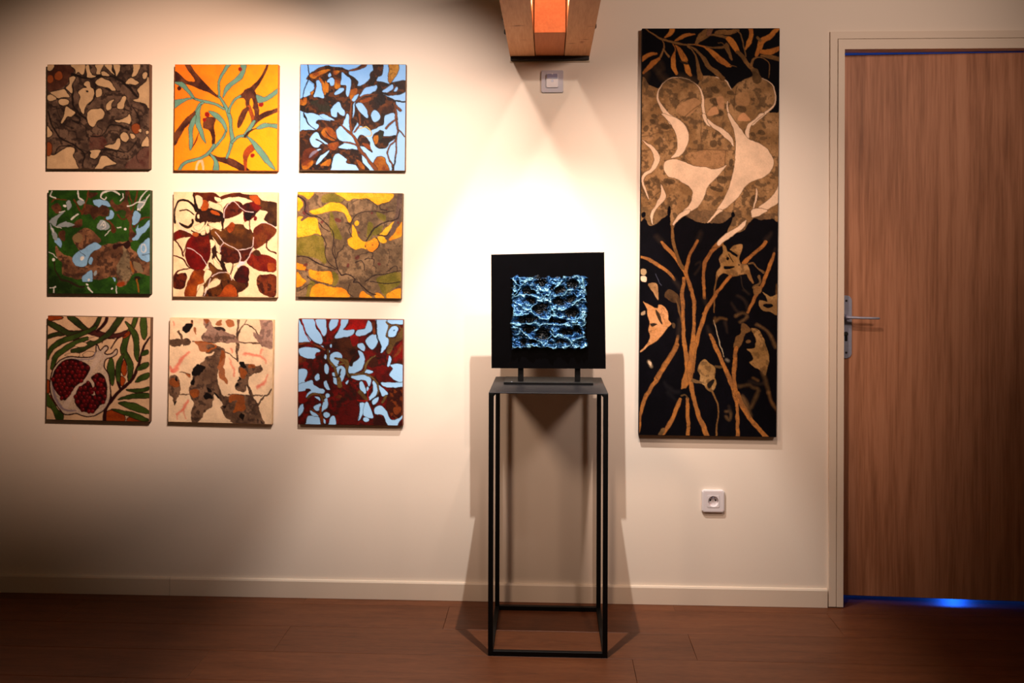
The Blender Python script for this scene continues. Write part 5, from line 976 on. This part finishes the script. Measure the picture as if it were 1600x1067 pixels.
# ------------------------------------------------------------------ canvases on the wall
def paint_material(name, rough=0.5, bump=0.25, spec=0.2):
    m, nt, b = new_mat(name)
    at = N(nt, 'ShaderNodeAttribute'); at.attribute_name = 'paint'
    nt.links.new(at.outputs['Color'], b.inputs['Base Color'])
    tc = N(nt, 'ShaderNodeTexCoord')
    n1 = N(nt, 'ShaderNodeTexNoise'); n1.inputs['Scale'].default_value = 130; n1.inputs['Detail'].default_value = 4
    nt.links.new(tc.outputs['Object'], n1.inputs['Vector'])
    bp = N(nt, 'ShaderNodeBump'); bp.inputs['Strength'].default_value = bump; bp.inputs['Distance'].default_value = 0.003
    nt.links.new(n1.outputs['Fac'], bp.inputs['Height']); nt.links.new(bp.outputs['Normal'], b.inputs['Normal'])
    b.inputs['Roughness'].default_value = rough
    b.inputs['Specular IOR Level'].default_value = spec
    return m


M_PAINT = paint_material('oil_paint', 0.55, 0.22)
M_PAINT_TALL = paint_material('matte_paint', 0.7, 0.08, 0.06)


def grid_mesh(name, img, w, h, disp=None):
    """image (rows top to bottom) -> grid in the x/z plane facing -y, colour attribute 'paint'"""
    ny, nx = img.shape[:2]
    xs = np.linspace(-w / 2, w / 2, nx); zs = np.linspace(h / 2, -h / 2, ny)
    co = np.zeros((ny, nx, 3), np.float32)
    co[..., 0] = xs[None, :]; co[..., 2] = zs[:, None]
    if disp is not None: co[..., 1] = -disp
    me = bpy.data.meshes.new(name)
    me.vertices.add(ny * nx); me.vertices.foreach_set('co', co.ravel())
    i = np.arange(ny * nx).reshape(ny, nx)
    q = np.stack([i[:-1, :-1], i[1:, :-1], i[1:, 1:], i[:-1, 1:]], -1).reshape(-1, 4).astype(np.int32)
    nf = len(q)
    me.loops.add(nf * 4); me.loops.foreach_set('vertex_index', q.ravel())
    me.polygons.add(nf); me.polygons.foreach_set('loop_start', np.arange(nf, dtype=np.int32) * 4)
    at = me.color_attributes.new('paint', 'FLOAT_COLOR', 'POINT')
    c = np.ones((ny * nx, 4), np.float32); c[:, :3] = img.reshape(-1, 3)
    at.data.foreach_set('color', c.ravel())
    me.update(calc_edges=True); me.validate()
    me.polygons.foreach_set('use_smooth', np.ones(nf, bool))
    return me


def hang(name, img, cx, cz, w, h, t, rot, side, label, mat, group=None):
    root = empty(name, (cx, 0, cz))
    root.rotation_euler = (0, math.radians(rot), 0)
    tag(root, label, 'painting', group)
    box('stretched_canvas', -w / 2, w / 2, -t, -0.0006, -h / 2, h / 2, plain(name + '_edge', side, 0.8, vary=0.15, scale=25), root, bevel=0.002, seg=2)
    me = grid_mesh('painted_surface', img, w - 0.0035, h - 0.0035)
    o = link('painted_surface', me, mat, root); o.location = (0, -t - 0.0004, 0)
    return root


GRP = 'nine square paintings in a grid'
for (fn, cx, cz, w, h, rot, side, label) in (
    (paint_brown, -1.6935, 1.7991, 0.3940, 0.3945, 0.1, (92, 62, 40), 'square painting of grey brown tangled leaves on cream, top left of the grid'),
    (paint_yellow, -1.2064, 1.7940, 0.3930, 0.3975, 0.4, (190, 110, 30), 'square painting of teal and brown branches on bright golden yellow'),
    (paint_blue_brown, -0.7296, 1.7928, 0.3970, 0.3955, 0.4, (120, 90, 60), 'square painting of brown and orange foliage on pale blue, top right of the grid'),
    (paint_green, -1.6886, 1.3281, 0.3917, 0.3905, 0.0, (40, 56, 22), 'square painting with deep green ground and brown and blue forms'),
    (paint_cream_red, -1.2083, 1.3194, 0.3946, 0.3930, 0.25, (226, 196, 160), 'square painting of dark red and brown petals on cream, centre of the grid'),
    (paint_ochre, -0.7406, 1.3184, 0.3955, 0.3916, 0.8, (120, 96, 66), 'square painting of taupe and olive petals with yellow patches'),
    (paint_pomegranate, -1.6894, 0.8522, 0.3960, 0.3925, 0.7, (88, 62, 40), 'square painting of an opened pomegranate with red seeds and green leaves'),
    (paint_cream_grey, -1.2239, 0.8471, 0.3935, 0.3908, 0.85, (220, 190, 150), 'square painting of grey brown flower shapes on cream, bottom middle of the grid'),
    (paint_blue_red, -0.7344, 0.8470, 0.3933, 0.3943, 0.15, (110, 60, 40), 'square painting of deep red leaves with pale blue gaps, bottom right of the grid'),
):
    hang('painting', fn(), cx, cz, w, h, 0.022, rot, side, label, M_PAINT, GRP)
hang('painting', paint_tall(), 0.5842, 1.3688, 0.4992, 1.4885, 0.026, 0.30, (12, 10, 12),
     'tall narrow black painting with tan petals and long orange stems beside the door', M_PAINT_TALL)

# ------------------------------------------------------------------ black glass sculpture with crumpled blue relief
SY = -0.245
sc = empty('glass_sculpture', (0.0, SY, PZ))
tag(sc, 'black glass panel with crumpled metallic blue square relief standing on the pedestal', 'sculpture')
ZT = 0.0283
pan = [(-0.1979, 0.4708 - ZT), (0.1894, 0.4806 - ZT), (0.1961, 0.0809 - ZT), (-0.1956, 0.0800 - ZT)]
prism('glass_panel', pan[::-1], -0.005, 0.005, M_GLASS_BLACK, sc, bevel=0.0012)
box('base_plate', -0.152, 0.152, -0.030, 0.115, 0.0, 0.008, M_BLACK, sc, bevel=0.0008)
for x in (-0.0953, 0.1000):
    box('post', x - 0.0095, x + 0.0095, 0.005, 0.019, 0.008, 0.16, M_BLACK, sc, bevel=0.001)
tube('base_screw', [(-0.125, -0.024, 0.0075), (-0.125, -0.024, 0.0088), (-0.125, -0.024, 0.0095)], [0.0028, 0.0028, 0.0014], M_STEEL, sc, n=10)

# crumpled foil relief
NR = 190
c = Canvas(NR // 2 * 2, NR // 2 * 2, [(80, 95), (990, 95), (990, 975), (80, 975)], (0, 0, 0), 131, wob=30)
hgt = np.zeros((c.h, c.w))


def ridge(pts, w, amp):
    global hgt
    c.img[:] = 0
    c.stroke(pts, w, (255, 255, 255), soft=w * 0.9)
    m_ = np.clip(c.img[..., 0], 0, 1)
    hgt = hgt + m_ * np.clip(amp * (0.35 + 1.1 * c.n2) - hgt, 0, 1)


def pit(x, y, rx, ry):
    global hgt
    yy, xx = np.mgrid[0:c.h, 0:c.w]
    (px_, py_), = c.pix([(x, y)])
    d = np.hypot((xx - px_) / (rx * c.unit), (yy - py_) / (ry * c.unit)) + (c.n3 - 0.5) * 0.8
    hgt = hgt - 0.75 * np.clip(1.25 - d, 0, 1)


def ridged(cells, seed, o=3):
    r = np.zeros((c.h, c.w)); a = 1.0; t = 0
    for i in range(o):
        n_ = vnoise(c.h, c.w, cells * 2 ** i, seed + 7 * i)
        r += a * (1 - np.abs(2 * n_ - 1)); t += a; a *= 0.6
    return r / t


hgt = 0.30 + 0.75 * (ridged(11, 3) - 0.55) + 0.34 * (ridged(26, 8, 2) - 0.55)
for p in ((285, 275, 95, 50), (440, 165, 95, 55), (640, 255, 90, 48), (815, 180, 80, 75), (310, 390, 65, 42), (440, 480, 105, 58), (650, 390, 65, 45), (800, 350, 60, 48), (810, 530, 100, 62), (270, 610, 115, 42), (300, 740, 90, 42), (470, 780, 90, 75), (760, 760, 100, 50), (880, 740, 60, 42), (130, 330, 30, 30), (230, 890, 40, 40), (340, 880, 55, 32), (680, 880, 70, 40), (560, 620, 30, 40), (670, 640, 60, 26), (470, 330, 60, 20), (150, 170, 30, 40)): pit(*p)
base_h = hgt.copy()
for p, w in (([(80, 120), (180, 210), (350, 120)], 22), ([(190, 230), (100, 340)], 22), ([(300, 230), (420, 310), (490, 340), (560, 280), (640, 200), (720, 110), (790, 90), (880, 130), (920, 220)], 22), ([(90, 350), (250, 330), (330, 320), (420, 350), (520, 390), (600, 470), (690, 490), (800, 460), (900, 380), (990, 380)], 26), ([(120, 420), (200, 470), (290, 500), (360, 430), (430, 400), (520, 395)], 26), ([(540, 340), (690, 325), (760, 270), (820, 260), (870, 340)], 22), ([(90, 560), (200, 570), (320, 540), (440, 600), (520, 610), (580, 560)], 24), ([(530, 410), (600, 560), (740, 590)], 22), ([(90, 670), (250, 680), (350, 660), (440, 690), (560, 670), (690, 690), (760, 680), (900, 690), (990, 680)], 24), ([(780, 620), (850, 650), (870, 560)], 26), ([(80, 730), (180, 720), (250, 800), (340, 850), (450, 900), (470, 960)], 22), ([(360, 770), (430, 710)], 20), ([(570, 740), (620, 840)], 20), ([(680, 800), (800, 890), (810, 930), (700, 960)], 24), ([(830, 870), (960, 820)], 24), ([(85, 950), (250, 968), (340, 940), (460, 968), (600, 962)], 22), ([(830, 960), (985, 955)], 24), ([(480, 920), (560, 830)], 22), ([(400, 230), (450, 270), (520, 250)], 44), ([(620, 450), (660, 490)], 36), ([(760, 630), (810, 640)], 40), ([(950, 140), (940, 240), (985, 260)], 22), ([(970, 560), (920, 620), (985, 650)], 22), ([(940, 480), (985, 520)], 26), ([(120, 500), (100, 540), (180, 545)], 24), ([(130, 200), (110, 260), (170, 260)], 30), ([(200, 150), (260, 160), (330, 115)], 26)):
    ridge(p, w * 0.75, 0.95)
h2 = hgt.reshape(c.h // 2, 2, c.w // 2, 2).mean((1, 3))
h2 = np.clip(h2, -0.45, 1.1)
ny, nx = h2.shape
v = np.linspace(0, 1, ny)[:, None]; u = np.linspace(0, 1, nx)[None, :]
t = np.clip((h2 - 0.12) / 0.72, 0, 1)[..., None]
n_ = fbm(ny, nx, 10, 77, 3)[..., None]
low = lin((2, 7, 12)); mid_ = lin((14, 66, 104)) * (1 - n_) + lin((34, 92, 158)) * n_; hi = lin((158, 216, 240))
colr = np.where(t < 0.45, low + (mid_ - low) * (t / 0.45), mid_ + (hi - mid_) * ((t - 0.45) / 0.55))  # ridge highlights and pit shade painted into the colour by height, over blue tint
disp = (h2 + 0.5) * 0.016
edge = np.minimum(np.minimum(u, 1 - u), np.minimum(v, 1 - v))
disp = disp * np.clip(edge / 0.012, 0, 1)
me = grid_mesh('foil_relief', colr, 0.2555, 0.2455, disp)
# ragged outer edge
co = np.zeros(len(me.vertices) * 3, np.float32); me.vertices.foreach_get('co', co); co = co.reshape(ny, nx, 3)
rag = (fbm(ny, nx, 16, 5, 3) - 0.5) * 0.012 * np.clip(1 - edge / 0.05, 0, 1)
rag2 = (fbm(ny, nx, 16, 55, 3) - 0.5) * 0.012 * np.clip(1 - edge / 0.05, 0, 1)
co[..., 0] += rag; co[..., 2] += rag2
me.vertices.foreach_set('co', co.ravel()); me.update()
me.polygons.foreach_set('use_smooth', np.zeros(len(me.polygons), bool))
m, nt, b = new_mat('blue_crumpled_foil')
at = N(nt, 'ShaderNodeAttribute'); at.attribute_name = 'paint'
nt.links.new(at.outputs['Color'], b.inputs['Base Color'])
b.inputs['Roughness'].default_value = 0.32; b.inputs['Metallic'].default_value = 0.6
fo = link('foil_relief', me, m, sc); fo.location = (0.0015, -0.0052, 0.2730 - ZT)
fo['label'] = 'crumpled metallic blue relief'
